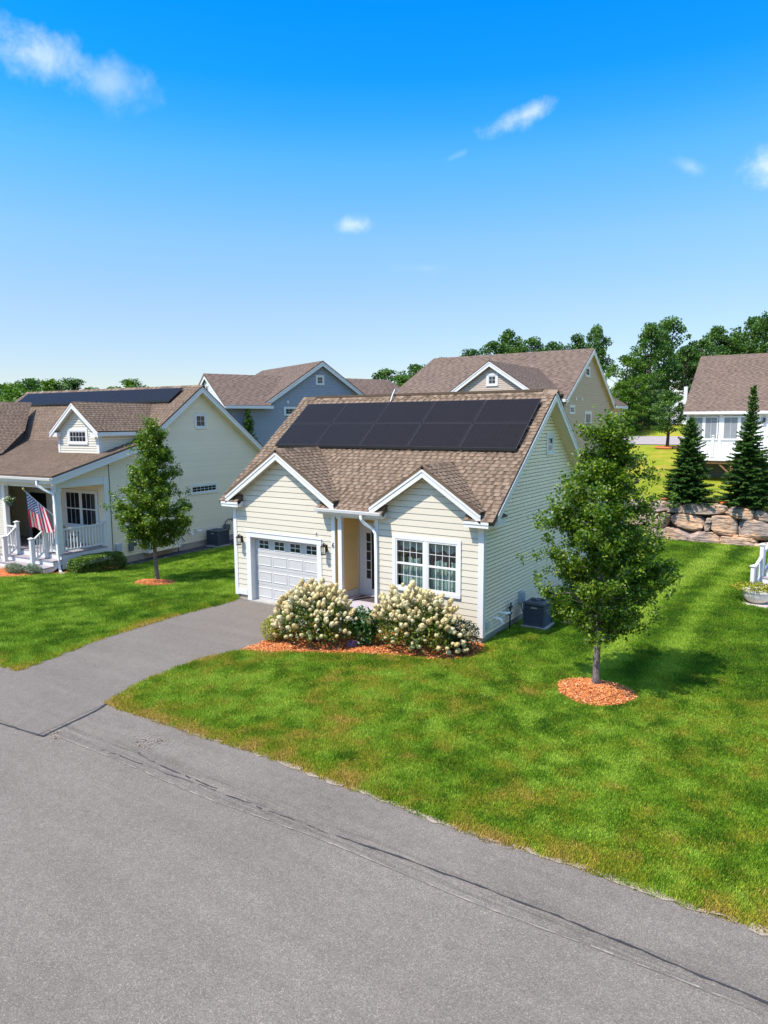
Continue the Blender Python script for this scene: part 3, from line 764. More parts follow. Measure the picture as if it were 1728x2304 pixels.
# ------------------------------------------------------------------ MAIN HOUSE
H = empty('main_house', (0, 0, 0), 0, 'cream house with two front gables, white garage door and black solar panels on its roof', 'house')
SL = .774; ZR = 6.739; YR = 4.171
zr = lambda y: ZR-SL*abs(YR-y)
fF = Fr((0, 0, 0), X_, nY); fR = Fr((9.04, 0, 0), Y_, X_); fL = Fr((0, 0, 0), Y_, nX)
gop = (.72, 3.50, -1, 2.13); wop = (6.34, 8.31, 1.19, 2.59)
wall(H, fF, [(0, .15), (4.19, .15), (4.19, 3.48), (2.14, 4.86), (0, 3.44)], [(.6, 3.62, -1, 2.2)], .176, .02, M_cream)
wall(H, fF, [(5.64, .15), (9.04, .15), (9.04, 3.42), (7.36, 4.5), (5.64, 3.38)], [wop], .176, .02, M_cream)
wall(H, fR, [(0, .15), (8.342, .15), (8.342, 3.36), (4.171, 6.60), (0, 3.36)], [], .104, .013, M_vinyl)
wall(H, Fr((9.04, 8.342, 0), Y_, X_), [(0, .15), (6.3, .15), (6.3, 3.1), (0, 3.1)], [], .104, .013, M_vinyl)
b = MB()
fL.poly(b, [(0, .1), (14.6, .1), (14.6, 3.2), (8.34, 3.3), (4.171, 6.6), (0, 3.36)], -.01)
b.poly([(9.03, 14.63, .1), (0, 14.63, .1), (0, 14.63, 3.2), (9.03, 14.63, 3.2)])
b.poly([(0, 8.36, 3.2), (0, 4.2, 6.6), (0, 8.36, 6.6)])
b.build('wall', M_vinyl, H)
b = MB(); b.box(.05, 8.99, .3, 14.5, .02, .14); b.build('floor_slab', M_intdark, H)
b = MB(); b.box(3.9, 4.15, .05, 8, .14, 3.1); b.box(5.7, 5.78, .2, 8, .14, 3.1); b.box(5.78, 8.98, 3.2, 3.3, .14, 3.1); b.build('interior_partition', M_intdark, H)
b = MB(); b.box(5.72, 8.98, .03, 3.2, 3.0, 3.1); b.build('ceiling', M_intdark, H)
# foundation
b = MB(); b.box(.03, .62, .03, .25, -.3, .15); b.box(3.6, 4.19, .03, .25, -.3, .15); b.box(5.64, 9.0, .03, .25, -.3, .15); b.box(.03, .2, .25, 14.5, -.3, .15)
b.build('foundation', M_found, H)
for r_ in range(2):
    for i in range(37):
        y0 = .03+i*.4-(r_ % 2)*.2; 
        if y0 < 0: y0 = .03
        m = MB(); m.box(8.8, 9.0+random.uniform(-.002, .002), y0+.004, min(y0+.396, 14.6), -.24+r_*.2, -.046+r_*.2); m.build('foundation_block', M_found, H)
# roof planes
RF = shingles(H, [(-.39, 0, zr(0)), (9.43, 0, zr(0)), (9.43, YR, ZR), (-.39, YR, ZR)], M_sh, single=300, near=(5.2, 0, 3.4), name='roof')
shingles(H, [(9.43, 8.62, zr(8.62)), (-.39, 8.62, zr(8.62)), (-.39, YR, ZR), (9.43, YR, ZR)], M_sh, name='roof')
ye = -.28
for (a, b_) in ((-.39, .44), (3.70, 6.07), (8.6, 9.43)):
    shingles(H, [(a, ye-.02, zr(ye-.02)), (b_, ye-.02, zr(ye-.02)), (b_, -.002, zr(-.002)), (a, -.002, zr(-.002))], M_sh, name='eave_roof')
def gable(px, pz, hw, s1, yend, ymin=-.30):
    ez = pz-s1*hw; y1 = YR-(ZR-pz)/SL; y0 = YR-(ZR-ez)/SL
    shingles(H, [(px, ymin, pz), (px+hw, ymin, ez), (px+hw, y0, ez), (px, y1, pz)], M_sh, name='gable_roof', single=0, th=.10)
    shingles(H, [(px, ymin, pz), (px, y1, pz), (px-hw, y0, ez), (px-hw, ymin, ez)], M_sh, name='gable_roof', th=.10)
    for s in (-1, 1):
        rake(H, (px, ye+.01, pz-.02), (px+s*hw, ye+.01, ez-.02), .07, .29, (0, -.028, 0))
        m = MB(); m.poly([(px, ye, pz-.25), (px+s*hw, ye, ez-.25), (px+s*hw, -.0, ez-.25), (px, 0, pz-.25)]); m.build('soffit', M_cream, H)
    # ridge cap
    m = MB(); y = ymin
    while y < y1:
        m.hexa([(px-.12, y, pz-.075), (px, y, pz+.02), (px, y+.15, pz+.012), (px-.12, y+.15, pz-.083), (px-.12, y, pz-.06), (px, y, pz+.035), (px, y+.15, pz+.02), (px-.12, y+.15, pz-.075)])
        m.hexa([(px, y, pz+.02), (px+.12, y, pz-.075), (px+.12, y+.15, pz-.083), (px, y+.15, pz+.012), (px, y, pz+.035), (px+.12, y, pz-.06), (px+.12, y+.15, pz-.075), (px, y+.15, pz+.02)]); y += .145
    m.build('ridge_cap', M_sh, H, kind='stuff')
gable(2.14, 5.0, 2.225, .66, 0)
gable(7.36, 4.66, 1.73, .66, 0)
# main ridge caps
m = MB(); x = -.39
while x < 9.3:
    w_ = .29; r_ = random.random()
    m.poly([(x, YR, ZR+.035), (x, YR-.16, ZR-.095), (x+w_, YR-.16, ZR-.108), (x+w_, YR, ZR+.02)], r_); m.poly([(x, YR, ZR+.035), (x+w_, YR, ZR+.02), (x+w_, YR+.16, ZR-.108), (x, YR+.16, ZR-.095)], r_)
    m.poly([(x, YR-.16, ZR-.12), (x, YR-.16, ZR-.095), (x, YR, ZR+.035), (x, YR, ZR+.01)], .1); x += .145
m.build('ridge_cap', M_sh, H, kind='stuff')
m = MB(); m.box(.3, 9.0, YR-.09, YR+.09, ZR-.02, ZR+.055, .2); m.build('ridge_vent', M_sh, H)
# rakes on the gable ends
for s, x in ((1, 9.405), (-1, -.365)):
    for yy in (-.0, 8.62):
        rake(H, (x, YR, ZR-.02), (x, yy, zr(yy)-.02), .05, .30, (s*.03, 0, 0))
        m = MB(); xi = 9.04 if s > 0 else 0
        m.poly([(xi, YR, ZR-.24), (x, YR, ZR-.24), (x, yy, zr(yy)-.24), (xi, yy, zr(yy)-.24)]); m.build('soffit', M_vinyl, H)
# eave boxes and fascia
def eave_box(x0, x1, y0, y1, z0=3.15, z1=3.29):
    boxpart(H, 'eave_return', x0, x1, y0, y1, z0, z1)
eave_box(-.30, .44, -.28, -.002, 3.11); eave_box(8.61, 9.30, -.28, -.002, 3.11); eave_box(3.72, 6.05, -.26, -.002, 3.13)
eave_box(9.062, 9.30, .0, .85, 3.11); eave_box(-.30, -.03, .0, .8)
eave_box(9.062, 9.35, 8.6, 14.9, 3.12, 3.27)
m = MB()
for (x0, x1) in ((-.31, .45), (8.6, 9.31)):
    m.box(x0, x1, -.298, -.282, 3.20, 3.285)
m.build('drip_trim', M_white, H)
m = MB(); m.prism([(9.03, .02, 3.42), (9.33, .02, 3.30), (9.33, .9, 3.30), (9.03, .9, 3.45)], (0, 0, .02)); m.build('return_cap', M_black, H)
m = MB(); m.prism([(.0, .0, 3.44), (.45, -.28, 3.30), (.47, -.02, 3.30), (.3, 0, 3.45)], (0, 0, .015)); m.build('return_cap', M_black, H)
# corner boards
def cb(u0, u1, fr, z0=.13, z1=3.16, d=.032): m = MB(); fr.box(m, u0, u1, z0, z1, -.0, d); m.build('corner_board', M_white, H)
cb(-.03, .12, fF); cb(4.07, 4.20, fF); cb(5.63, 5.76, fF); cb(8.91, 9.07, fF)
cb(0, .12, fR); cb(-.0, .12, fL)
m = MB(); fF.box(m, .12, .52, .15, .34, 0, .028); m.build('skirt_board', M_white, H)
# garage
m = MB(); fF.box(m, .54, .72, 0, 2.13, 0, .035); fF.box(m, 3.50, 3.68, 0, 2.13, 0, .035); fF.box(m, .54, 3.68, 2.13, 2.29, 0, .037)
fF.box(m, .52, 3.70, 2.29, 2.315, 0, .055); fF.box(m, .70, .72, 0, 2.13, -.22, 0); fF.box(m, 3.50, 3.52, 0, 2.13, -.22, 0); fF.box(m, .70, 3.52, 2.13, 2.15, -.22, 0)
m.build('garage_casing', M_white, H)
G = MB()
for r_ in range(4):
    fF.box(G, .72, 3.50, r_*.5325+.004, (r_+1)*.5325-.004, -.24, -.20)
M_gd = simple('white_garage_paint', (.49, .48, .455), .45, .03, 1.5)
G = G.build('garage_door', M_gd, H)
for r_ in range(4):
    for c_ in range(4):
        u0 = .72+.10+c_*.665; u1 = u0+.585; z0 = r_*.5325+.11; z1 = z0+.32
        m = MB()
        if r_ < 3:
            i = .035
            P = [fF.p(u0, z0, -.2), fF.p(u1, z0, -.2), fF.p(u1, z1, -.2), fF.p(u0, z1, -.2)]; Q = [fF.p(u0+i, z0+i, -.212), fF.p(u1-i, z0+i, -.212), fF.p(u1-i, z1-i, -.212), fF.p(u0+i, z1-i, -.212)]
            O = [fF.p(u0-.012, z0-.012, -.1995), fF.p(u1+.012, z0-.012, -.1995), fF.p(u1+.012, z1+.012, -.1995), fF.p(u0-.012, z1+.012, -.1995)]
            K = [fF.p(u0+.008, z0+.008, -.184), fF.p(u1-.008, z0+.008, -.184), fF.p(u1-.008, z1-.008, -.184), fF.p(u0+.008, z1-.008, -.184)]
            T = [fF.p(u0+i, z0+i, -.196), fF.p(u1-i, z0+i, -.196), fF.p(u1-i, z1-i, -.196), fF.p(u0+i, z1-i, -.196)]
            for j in range(4):
                l = (j+1) % 4; m.poly([O[j], O[l], K[l], K[j]]); m.poly([K[j], K[l], T[l], T[j]])
            m.poly(T); m.build('raised_panel', M_gd, G)
        else:
            a0, a1, b0, b1 = u0+.10, u1-.09, z0+.04, z1-.02
            fF.box(m, a0-.03, a1+.03, b0-.03, b1+.03, -.2, -.188); ww = m.build('door_window', M_white, G)
            mu = (a0+a1)/2; mz = (b0+b1)/2; m = MB()
            for (x0, x1) in ((a0, mu-.012), (mu+.012, a1)):
                for (y0, y1) in ((b0, mz-.012), (mz+.012, b1)): fF.box(m, x0, x1, y0, y1, -.188, -.186)
            m.build('door_panes', M_dglass, G)
m = MB(); m.box(.6, 3.62, -.03, .25, -.06, .004); m.build('garage_apron', M_conc, H)
lantern(H, fF, .33, 2.03); lantern(H, fF, 3.86, 2.06)
# house number 6
m = MB(); c0 = (4.135, 2.16); P = []
for i in range(13):
    a = PI*.30+PI*1.0*i/12; P.append((c0[0]+.035+.055*cos(a), c0[1]+.035+.085*sin(a)))
for i in range(17):
    a = PI+2*PI*i/16; P.append((c0[0]+.0+.032*cos(a)-.0, c0[1]-.02+.036*sin(a)))
P = [(c0[0]+.028, c0[1]+.085), (c0[0]+.005, c0[1]+.075), (c0[0]-.018, c0[1]+.045), (c0[0]-.03, c0[1]+.01)]+[(c0[0]+.032*cos(PI+2*PI*i/16), c0[1]-.02+.038*sin(PI+2*PI*i/16)) for i in range(17)]
m.tube([fF.p(u, z, .042) for u, z in P], .008, 6); m.build('house_number', M_black, H, label='black number 6 on the white corner board')
m = MB(); m.tube([fF.p(3.47, 2.50, .02), fF.p(3.47, 2.50, .05)], .035, 10); m.tube([fF.p(3.47, 2.53, .05), fF.p(3.50, 2.47, .07), fF.p(3.45, 2.45, .06)], .008, 5); m.build('wall_hook', M_white, H)
# big window with curtains
WN = window(H, fF, 6.24, 8.41, 1.11, 2.69, units=2, sashes=2, cols=4, rows=2, cas=.11, glass=M_glass, proud=.045, depth=0)
for uu0, uu1 in ((6.40, 7.28), (7.37, 8.26)):
    m = MB(); n = 60
    def yy(t): return .16+.03*sin(t*38)+.012*sin(t*90+1)
    for i in range(n):
        t0, t1 = i/n, (i+1)/n; a, b_ = uu0+(uu1-uu0)*t0, uu0+(uu1-uu0)*t1
        for (za, zb_, off) in ((1.16, 2.06-.05*abs(sin(t0*9)), 0), (2.30, 2.56, -.02)):
            if zb_-za < .3: zb_ = 2.6; za = 2.36-.10*abs(sin(t0*7))
            if off == 0 and (int(t0*7)+int(uu0)) % 4 == 3: zb_ = 1.8
            m.poly([(a, yy(t0)+off, za), (b_, yy(t1)+off, za), (b_, yy(t1)+off, zb_), (a, yy(t0)+off, zb_)])
    m.build('curtain', M_curtain, WN, smooth=True)
window(H, fR, 4.42, 5.09, 4.78, 5.46, sashes=2, cols=2, rows=1, cas=.12, proud=.03)
# entry recess
m = MB(); fE = Fr((4.19, 0, 0), Y_, X_); fE.poly(m, [(0.0, .45), (1.22, .45), (1.22, 3.15), (0.0, 3.15)], 0); rw = m.build('recess_wall', M_bounce, H)
z = .65
while z < 3.1:
    m = MB(); fE.poly(m, [(.06, z), (1.2, z), (1.2, min(3.1, z+.2)), (.06, min(3.1, z+.2))], lambda zz, z=z: .010*(1-.8*(zz-z)/.2)+.002); m.poly([fE.p(.06, z, .001), fE.p(1.2, z, .001), fE.p(1.2, z, .012), fE.p(.06, z, .012)]); m.build('clapboard', M_bounce, rw); z += .2
fB = Fr((0, 1.22, 0), X_, nY)
m = MB(); fB.poly(m, [(4.19, .45), (5.64, .45), (5.64, 3.15), (4.19, 3.15)], 0); m.build('recess_wall', M_bounce, H)
m = MB(); m.poly([(5.64, 0.01, .45), (5.64, 0.01, 3.15), (5.64, 1.22, 3.15), (5.64, 1.22, .45)]); m.build('recess_wall', M_bounce, H)
m = MB(); m.poly([(4.19, .0, 3.15), (5.64, .0, 3.15), (5.64, 1.22, 3.15), (4.19, 1.22, 3.15)]); m.build('porch_ceiling', M_bounce, H)
m = MB(); fE.box(m, .02, 1.2, .45, .64, .0, .025); fB.box(m, 4.22, 5.62, .45, .64, 0, .025); fE.box(m, 1.17, 1.20, .64, 3.1, .002, .03); m.build('baseboard', M_white, H)
m = MB(); fB.box(m, 4.24, 4.36, .64, 2.75, 0, .04); fB.box(m, 4.24, 5.62, 2.62, 2.75, .001, .045); fB.box(m, 4.36, 4.49, .64, 2.62, 0, .02); fB.box(m, 4.49, 4.68, .64, .95, 0, .02); fB.box(m, 4.66, 4.69, .64, 2.62, 0, .03); fB.box(m, 4.49, 4.66, 2.42, 2.62, 0, .02)
FD = m.build('front_door', M_white, H)
m = MB(); fB.box(m, 4.49, 4.66, .95, 2.42, .0, .008); m.build('sidelight_glass', M_dglass, FD)
m = MB()
for i in range(6): z = .95+i*.294; fB.box(m, 4.49, 4.66, z-.012, z+.012, .008, .018)
m.build('muntin', M_white, FD)
m = MB(); fB.box(m, 4.69, 5.6, .66, 2.62, .0, .03); m.build('door_leaf', M_black, FD)
boxpart(H, 'entry_post', 4.33, 4.47, -.06, .06, .45, 3.15); boxpart(H, 'post_capital', 4.30, 4.50, -.09, .09, 3.0, 3.12)
m = MB(); m.box(4.19, 5.66, -.30, 1.22, .38, .45); m.box(4.22, 5.64, -.62, -.3, .38, .45); m.build('porch_floor', M_treads, H)
m = MB(); m.box(4.2, 5.62, -.58, .1, -.1, .38); m.build('porch_skirt', M_white, H)
m = MB(); m.box(4.3, 5.5, -1.1, -.62, -.08, .18); m.build('entry_step', M_conc, H)
m = MB(); m.box(4.45, 5.35, .45, 1.0, .452, .465); tag(m.build('door_mat', simple('dark_mat', (.06, .045, .045), .95)), 'dark doormat lying on the porch floor before the front door', 'doormat')
m = MB(); m.box(4.19, 5.64, -.05, .06, 3.04, 3.16); m.build('entry_header', M_white, H)
# gutter and downspout
m = MB(); m.prism([(3.72, -.28, 3.30), (3.72, -.40, 3.30), (3.72, -.38, 3.22), (3.72, -.28, 3.21)], (2.33, 0, 0)); m.build('gutter', M_white, H)
m = MB()
pth = [(5.38, -.34, 3.22), (5.38, -.33, 3.08), (5.45, -.25, 2.95), (5.62, -.1, 2.80), (5.70, -.07, 2.66), (5.71, -.07, 2.0), (5.71, -.07, .35), (5.71, -.18, .2)]
for a, b_ in zip(pth[:-1], pth[1:]): m.bar(a, b_, .08, .06, (0, -1, .2))
m.build('downspout', M_pvc, H)
# side fittings
m = MB()
for (y, z) in ((.75, .5), (1.15, .55)): m.tube([(9.04, y, z), (9.17, y, z), (9.24, y+.02, z-.03), (9.27, y+.05, z-.14)] if y < 1 else [(9.04, y, z), (9.2, y, z), (9.28, y+.12, z)], .035, 8)
m.build('vent_pipe', M_pvc, H)
m = MB(); m.tube([(9.16, 1.55, -.1), (9.16, 1.57, .62), (9.16, 1.63, .74), (9.12, 1.72, .70), (9.1, 1.74, .5)], .022, 6); m.tube([(9.16, 1.5, .42), (9.16, 1.66, .44)], .03, 6); m.tube([(9.14, 1.57, .6), (9.14, 1.75, .6)], .035, 6); m.build('gas_pipe', M_black, H)
boxpart(H, 'disconnect_box', 9.05, 9.17, 2.42, 2.66, .55, .86, simple('grey_box', (.32, .38, .44), .5))
m = MB(); m.tube([(9.12, 2.45, .56), (9.2, 2.38, .35), (9.3, 2.36, .15), (9.4, 2.45, .05)], .014, 6); m.build('cable', M_black, H)
boxpart(H, 'vent_hood', 9.05, 9.11, .16, .32, .32, .52, simple('grey_vent', (.45, .47, .44), .6))
solar(H, (.25, 1.893, zr(1.893)), X_, (0, 1, SL), (0, -SL, 1), 1.757, 1.142, 5, 2)
m = MB(); m.tube([(3.70, 3.85, 6.52), (3.70, 3.98, 6.75), (3.72, 4.1, 6.93), (3.78, 4.16, 6.95), (3.86, 4.18, 6.85)], .022, 6); m.build('conduit_hook', M_steel, H)
# rear hipped wing
k_ = 3.3; ez = 3.22; tz = ez+.7*k_
shingles(H, [(9.42, 8.5, ez), (9.42, 14.95, ez), (9.42-k_, 14.95-k_, tz), (9.42-k_, 8.5, tz)], M_sh, name='roof')
shingles(H, [(9.42, 14.95, ez), (-.3, 14.95, ez), (-.3+k_, 14.95-k_, tz), (9.42-k_, 14.95-k_, tz)], M_sh, name='roof')
shingles(H, [(9.42-k_, 8.0, tz), (9.42-k_, 14.95-k_, tz), (-.3+k_, 14.95-k_, tz), (-.3+k_, 8.0, tz-.002)], M_sh, name='roof')
shingles(H, [(-.3, 14.95, ez), (-.3, 8.5, ez), (-.3+k_, 8.5, tz), (-.3+k_, 14.95-k_, tz)], M_sh, name='roof')

# ------------------------------------------------------------------ LEFT NEIGHBOUR
Lh = empty('neighbour_house', (LH[0], LH[1], 0), LH[2], 'cream house with a small front dormer, a railed corner porch and six dark solar panels', 'house')
zk = 5.009; vk = 4.129; yr2 = 7.939; zr2 = 7.643; sL = .691; sF = .265
def z2(v): return zk-sF*(vk-v) if v < vk else zr2-sL*abs(yr2-v)
gR = Fr((0, 0, 0), Y_, X_); gF = Fr((0, 0, 0), X_, nY)
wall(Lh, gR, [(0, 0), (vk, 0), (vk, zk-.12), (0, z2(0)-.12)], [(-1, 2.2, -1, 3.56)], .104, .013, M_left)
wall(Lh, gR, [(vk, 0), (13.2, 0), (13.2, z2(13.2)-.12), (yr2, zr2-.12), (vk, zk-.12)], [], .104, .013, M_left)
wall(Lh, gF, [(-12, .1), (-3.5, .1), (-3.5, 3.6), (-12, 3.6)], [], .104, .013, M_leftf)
wall(Lh, Fr((0, 2.2, 0), X_, nY), [(-7, .6), (-.02, .6), (-.02, 3.5), (-7, 3.5)], [], .104, .012, M_left)
b = MB(); b.poly([(-13, 13.2, -.3), (0, 13.2, -.3), (0, 13.2, 3.6), (-13, 13.2, 3.6)][::-1]); b.poly([(-13.2, 0, 0), (-13.2, 13.2, 0), (-13.2, 13.2, 3.9), (-13.2, 7.9, 7.5), (-13.2, 0, 3.8)]); b.build('wall', M_left, Lh)
b = MB(); b.box(-.1, -.01, 2.3, 13.1, -.8, 0); b.build('foundation', M_found, Lh)
osL = .351
shingles(Lh, [(osL, -.465, z2(-.465)), (osL, vk, zk), (-13.36, vk, zk), (-13.36, -.465, z2(-.465))], M_sh2, name='roof', single=290, near=(-1, -.4, 3.8))
shingles(Lh, [(osL, vk, zk), (osL, yr2, zr2), (-13.36, yr2, zr2), (-13.36, vk, zk)], M_sh2, name='roof')
shingles(Lh, [(osL, yr2, zr2), (osL, 13.6, z2(13.6)), (-13.36, 13.6, z2(13.6)), (-13.36, yr2, zr2)], M_sh2, name='roof')
for (va, vb) in ((yr2, vk), (vk, -.465), (yr2, 13.6)):
    rake(Lh, (osL-.03, va, z2(va)-.02), (osL-.03, vb, z2(vb)-.02), .05, .32 if va != vk else .34, (.03, 0, 0))
    m = MB(); m.poly([(0, va, z2(va)-.28), (osL-.03, va, z2(va)-.28), (osL-.03, vb, z2(vb)-.28), (0, vb, z2(vb)-.28)]); m.build('soffit', M_left, Lh)
m = MB(); x = -13.36
while x < .2:
    r_ = random.random(); m.poly([(x, yr2, zr2+.035), (x, yr2-.16, zr2-.08), (x+.29, yr2-.16, zr2-.095), (x+.29, yr2, zr2+.02)], r_); m.poly([(x, yr2, zr2+.035), (x+.29, yr2, zr2+.02), (x+.29, yr2+.16, zr2-.095), (x, yr2+.16, zr2-.08)], r_); x += .145
m.build('ridge_cap', M_sh2, Lh, kind='stuff')
# forward facing wing roof at far left
rx, rz_ = -10.8, 6.5; v1 = yr2-(zr2-rz_)/sL
shingles(Lh, [(rx, -4, rz_), (rx, v1, rz_), (-8.35, vk+.02, 5.03), (-6.4, 1.8, 4.4), (-5.9, -4, 4.2)][::1], M_sh2, name='wing_roof', th=.06)
shingles(Lh, [(rx, v1, rz_), (rx, -4, rz_), (-14, -4, 4.4), (-13.4, v1-1.5, 4.9)], M_sh2, name='wing_roof', th=.06)
# dormer
du0, du1, dv = -3.093, -.42, 2.415; dm = (du0+du1)/2; dz = 5.50; dp = 6.76; dsl = (dp-dz)/((du1-du0)/2+.26)
fD = Fr((0, dv, 0), X_, nY)
wall(Lh, fD, [(du0, z2(dv)-.1), (du1, z2(dv)-.1), (du1, dz+.05), (dm, dp-.18), (du0, dz+.05)], [], .104, .013, M_leftf)
fDs = Fr((du1, 0, 0), Y_, X_); vend = yr2-(zr2-dz)/sL
wall(Lh, fDs, [(dv, z2(dv)-.05), (vk, zk-.05), (vend, dz), (dv, dz)], [], .104, .013, M_left)
vrid = yr2-(zr2-dp)/sL; hwd = (du1-du0)/2+.26
shingles(Lh, [(dm, dv-.24, dp), (dm+hwd, dv-.24, dz), (dm+hwd, vend, dz), (dm, vrid, dp)], M_sh2, name='dormer_roof', th=.07)
shingles(Lh, [(dm, dv-.24, dp), (dm, vrid, dp), (dm-hwd, vend, dz), (dm-hwd, dv-.24, dz)], M_sh2, name='dormer_roof', th=.07)
for s in (-1, 1):
    rake(Lh, (dm, dv-.225, dp-.01), (dm+s*hwd, dv-.225, dz-.01), .05, .27, (0, -.025, 0))
    m = MB(); m.poly([(dm, dv-.22, dp-.2), (dm+s*hwd, dv-.22, dz-.2), (dm+s*hwd, dv, dz-.2), (dm, dv, dp-.2)]); m.build('soffit', M_white, Lh)
m = MB(); m.box(dm+hwd-.1, dm+hwd, dv-.22, vend-.1, dz-.20, dz-.04); m.build('dormer_fascia', M_white, Lh)
m = MB(); fD.box(m, du0, du0+.13, z2(dv)-.02, dz-.1, 0, .03); fD.box(m, du1-.13, du1+.03, z2(dv)-.02, dz-.1, 0, .03); fDs.box(m, dv-.02, dv+.14, z2(dv), dz-.1, 0, .03); fD.box(m, du1-.25, du1+.24, dz-.24, dz-.06, .0, .22); fD.box(m, du0-.24, du0+.22, dz-.24, dz-.06, 0, .22); m.build('dormer_trim', M_white, Lh)
window(Lh, fD, dm-.66, dm+.66, 4.93, 5.62, sashes=1, cols=5, rows=2, cas=.11, proud=.035)
window(Lh, gR, 7.65, 8.48, 5.56, 6.32, sashes=1, cols=2, rows=2, cas=.11, proud=.03)
window(Lh, gR, 7.2, 9.1, 2.34, 2.84, sashes=1, cols=6, rows=2, cas=.1, proud=.03)
# porch
boxpart(Lh, 'porch_beam', -.1, .02, .0, 2.25, 3.28, 3.58); boxpart(Lh, 'porch_beam', -3.6, .022, -.1, .0, 3.28, 3.62)
boxpart(Lh, 'fascia', -13, .33, -.45, -.40, 3.50, 3.70)
m = MB(); m.poly([(-13, -.43, 3.60), (.3, -.43, 3.60), (.3, -.0, 3.61), (-13, -.0, 3.61)]); m.build('soffit', M_white, Lh)
m = MB(); m.prism([(-13, -.45, 3.72), (-13, -.57, 3.72), (-13, -.55, 3.63), (-13, -.45, 3.61)], (13.33, 0, 0)); m.build('gutter', M_white, Lh)
m = MB(); m.poly([(-7, .0, 3.49), (0, .0, 3.49), (0, 2.2, 3.49), (-7, 2.2, 3.49)]); m.build('porch_ceiling', M_left, Lh)
boxpart(Lh, 'porch_column', -.22, .02, -.1, .12, .62, 3.28); boxpart(Lh, 'column_capital', -.25, .05, -.13, .15, 3.14, 3.24); boxpart(Lh, 'porch_column', -3.62, -3.42, -.06, .12, .1, 3.28)
boxpart(Lh, 'corner_board', -.0, .035, 2.18, 2.42, .0, 3.6); 
m = MB(); m.tube([(.02, 2.47, .1), (.03, 2.47, 2.5), (.02, 2.47, 4.4)], .015, 5); m.build('cable', simple('grey_cable', (.12, .12, .10), .6), Lh)
m = MB()
for i in range(16): m.box(-7, .03, -.02+i*.14, .112+i*.14, .56, .62)
pf = m.build('porch_floor', M_deck, Lh)
boxpart(Lh, 'porch_skirt', -.04, .02, .0, 2.3, .0, .56); boxpart(Lh, 'porch_skirt', -3.5, .02, -.03, .03, .3, .56)
# door and window on the porch wall
fP = Fr((0, 2.187, 0), X_, nY)
m = MB(); fP.box(m, -5.35, -5.15, .62, 2.9, 0, .05); fP.box(m, -3.72, -3.5, .62, 2.9, 0, .05); fP.box(m, -5.35, -3.5, 2.72, 2.9, .001, .055); fP.box(m, -5.15, -5.05, .62, 2.72, 0, .03); fP.box(m, -3.86, -3.72, .62, 2.72, 0, .03); FDl = m.build('front_door', M_white, Lh)
m = MB(); fP.box(m, -5.05, -3.86, .64, 2.72, 0, .02); m.build('storm_door_glass', M_dglass, FDl)
window(Lh, fP, -2.62, -.42, 1.32, 2.98, units=2, sashes=2, cols=3, rows=1, cas=.11, proud=.04)
m = MB(); fP.box(m, -3.05, -2.85, 2.2, 2.5, 0, .05); m.build('mailbox', M_black, Lh)
# railings
def balusters(parent, a, b, zt0, zt1, zb0, zb1, n, name='railing'):
    a = Vector(a); b = Vector(b); m = MB()
    m.bar((*a[:2], zt0), (*b[:2], zt1), .09, .05); m.bar((*a[:2], zb0), (*b[:2], zb1), .05, .07)
    rl = m.build(name, M_white, parent)
    for i in range(n):
        t = (i+.5)/n; p = a+(b-a)*t; z0 = zb0+(zb1-zb0)*t; z1 = zt0+(zt1-zt0)*t
        m = MB(); m.bar((p.x, p.y, z0), (p.x, p.y, z1), .038, .038); m.build('baluster', M_white, rl)
    return rl
def newel(parent, x, y, z0, z1, w=.13):
    m = MB(); m.box(x-w/2, x+w/2, y-w/2, y+w/2, z0, z1); m.box(x-w/2-.02, x+w/2+.02, y-w/2-.02, y+w/2+.02, z0, z0+.06)
    m.box(x-w/2-.03, x+w/2+.03, y-w/2-.03, y+w/2+.03, z1, z1+.03); n = len(m.v); m.hexa([(x-.08, y-.08, z1+.03), (x+.08, y-.08, z1+.03), (x+.08, y+.08, z1+.03), (x-.08, y+.08, z1+.03), (x-.01, y-.01, z1+.07), (x+.01, y-.01, z1+.07), (x+.01, y+.01, z1+.07), (x-.01, y+.01, z1+.07)])
    return m.build('newel_post', M_white, parent)
balusters(Lh, (-.04, .12, 0), (-.04, 2.05, 0), 1.60, 1.60, .74, .74, 13)
newel(Lh, -.04, 2.12, .62, 1.68)
balusters(Lh, (-.76, -.04, 0), (-.22, -.04, 0), 1.56, 1.56, .74, .74, 4)
balusters(Lh, (-3.42, -.04, 0), (-2.7, -.04, 0), 1.56, 1.56, .74, .74, 5)
newel(Lh, -2.66, -.10, .42, 1.76); newel(Lh, -.82, -.10, .42, 1.70); newel(Lh, -2.72, -.66, .2, 1.22); newel(Lh, -.92, -.66, .2, 1.26)
balusters(Lh, (-2.72, -.60, 0), (-2.66, -.16, 0), 1.14, 1.56, .34, .72, 4); balusters(Lh, (-.92, -.60, 0), (-.83, -.16, 0), 1.18, 1.56, .34, .72, 4)
for i, (v0, zt) in enumerate(((-.80, .2), (-.40, .41))):
    m = MB(); m.box(-3.5, .03, v0-.02, v0+.42, zt-.035, zt); m.build('stair_tread', M_deck, Lh)
    m = MB(); m.box(-3.48, .0, v0+.01, v0+.05, zt-.22, zt-.035); m.build('stair_riser', M_white, Lh)
m = MB(); m.prism([(0, -.79, -.02), (0, -.79, .165), (0, -.39, .165), (0, -.39, .375), (0, 0, .375), (0, 0, .2), (0, -.45, -.02)], (-.03, 0, 0)); m.build('stair_stringer', M_white, Lh)
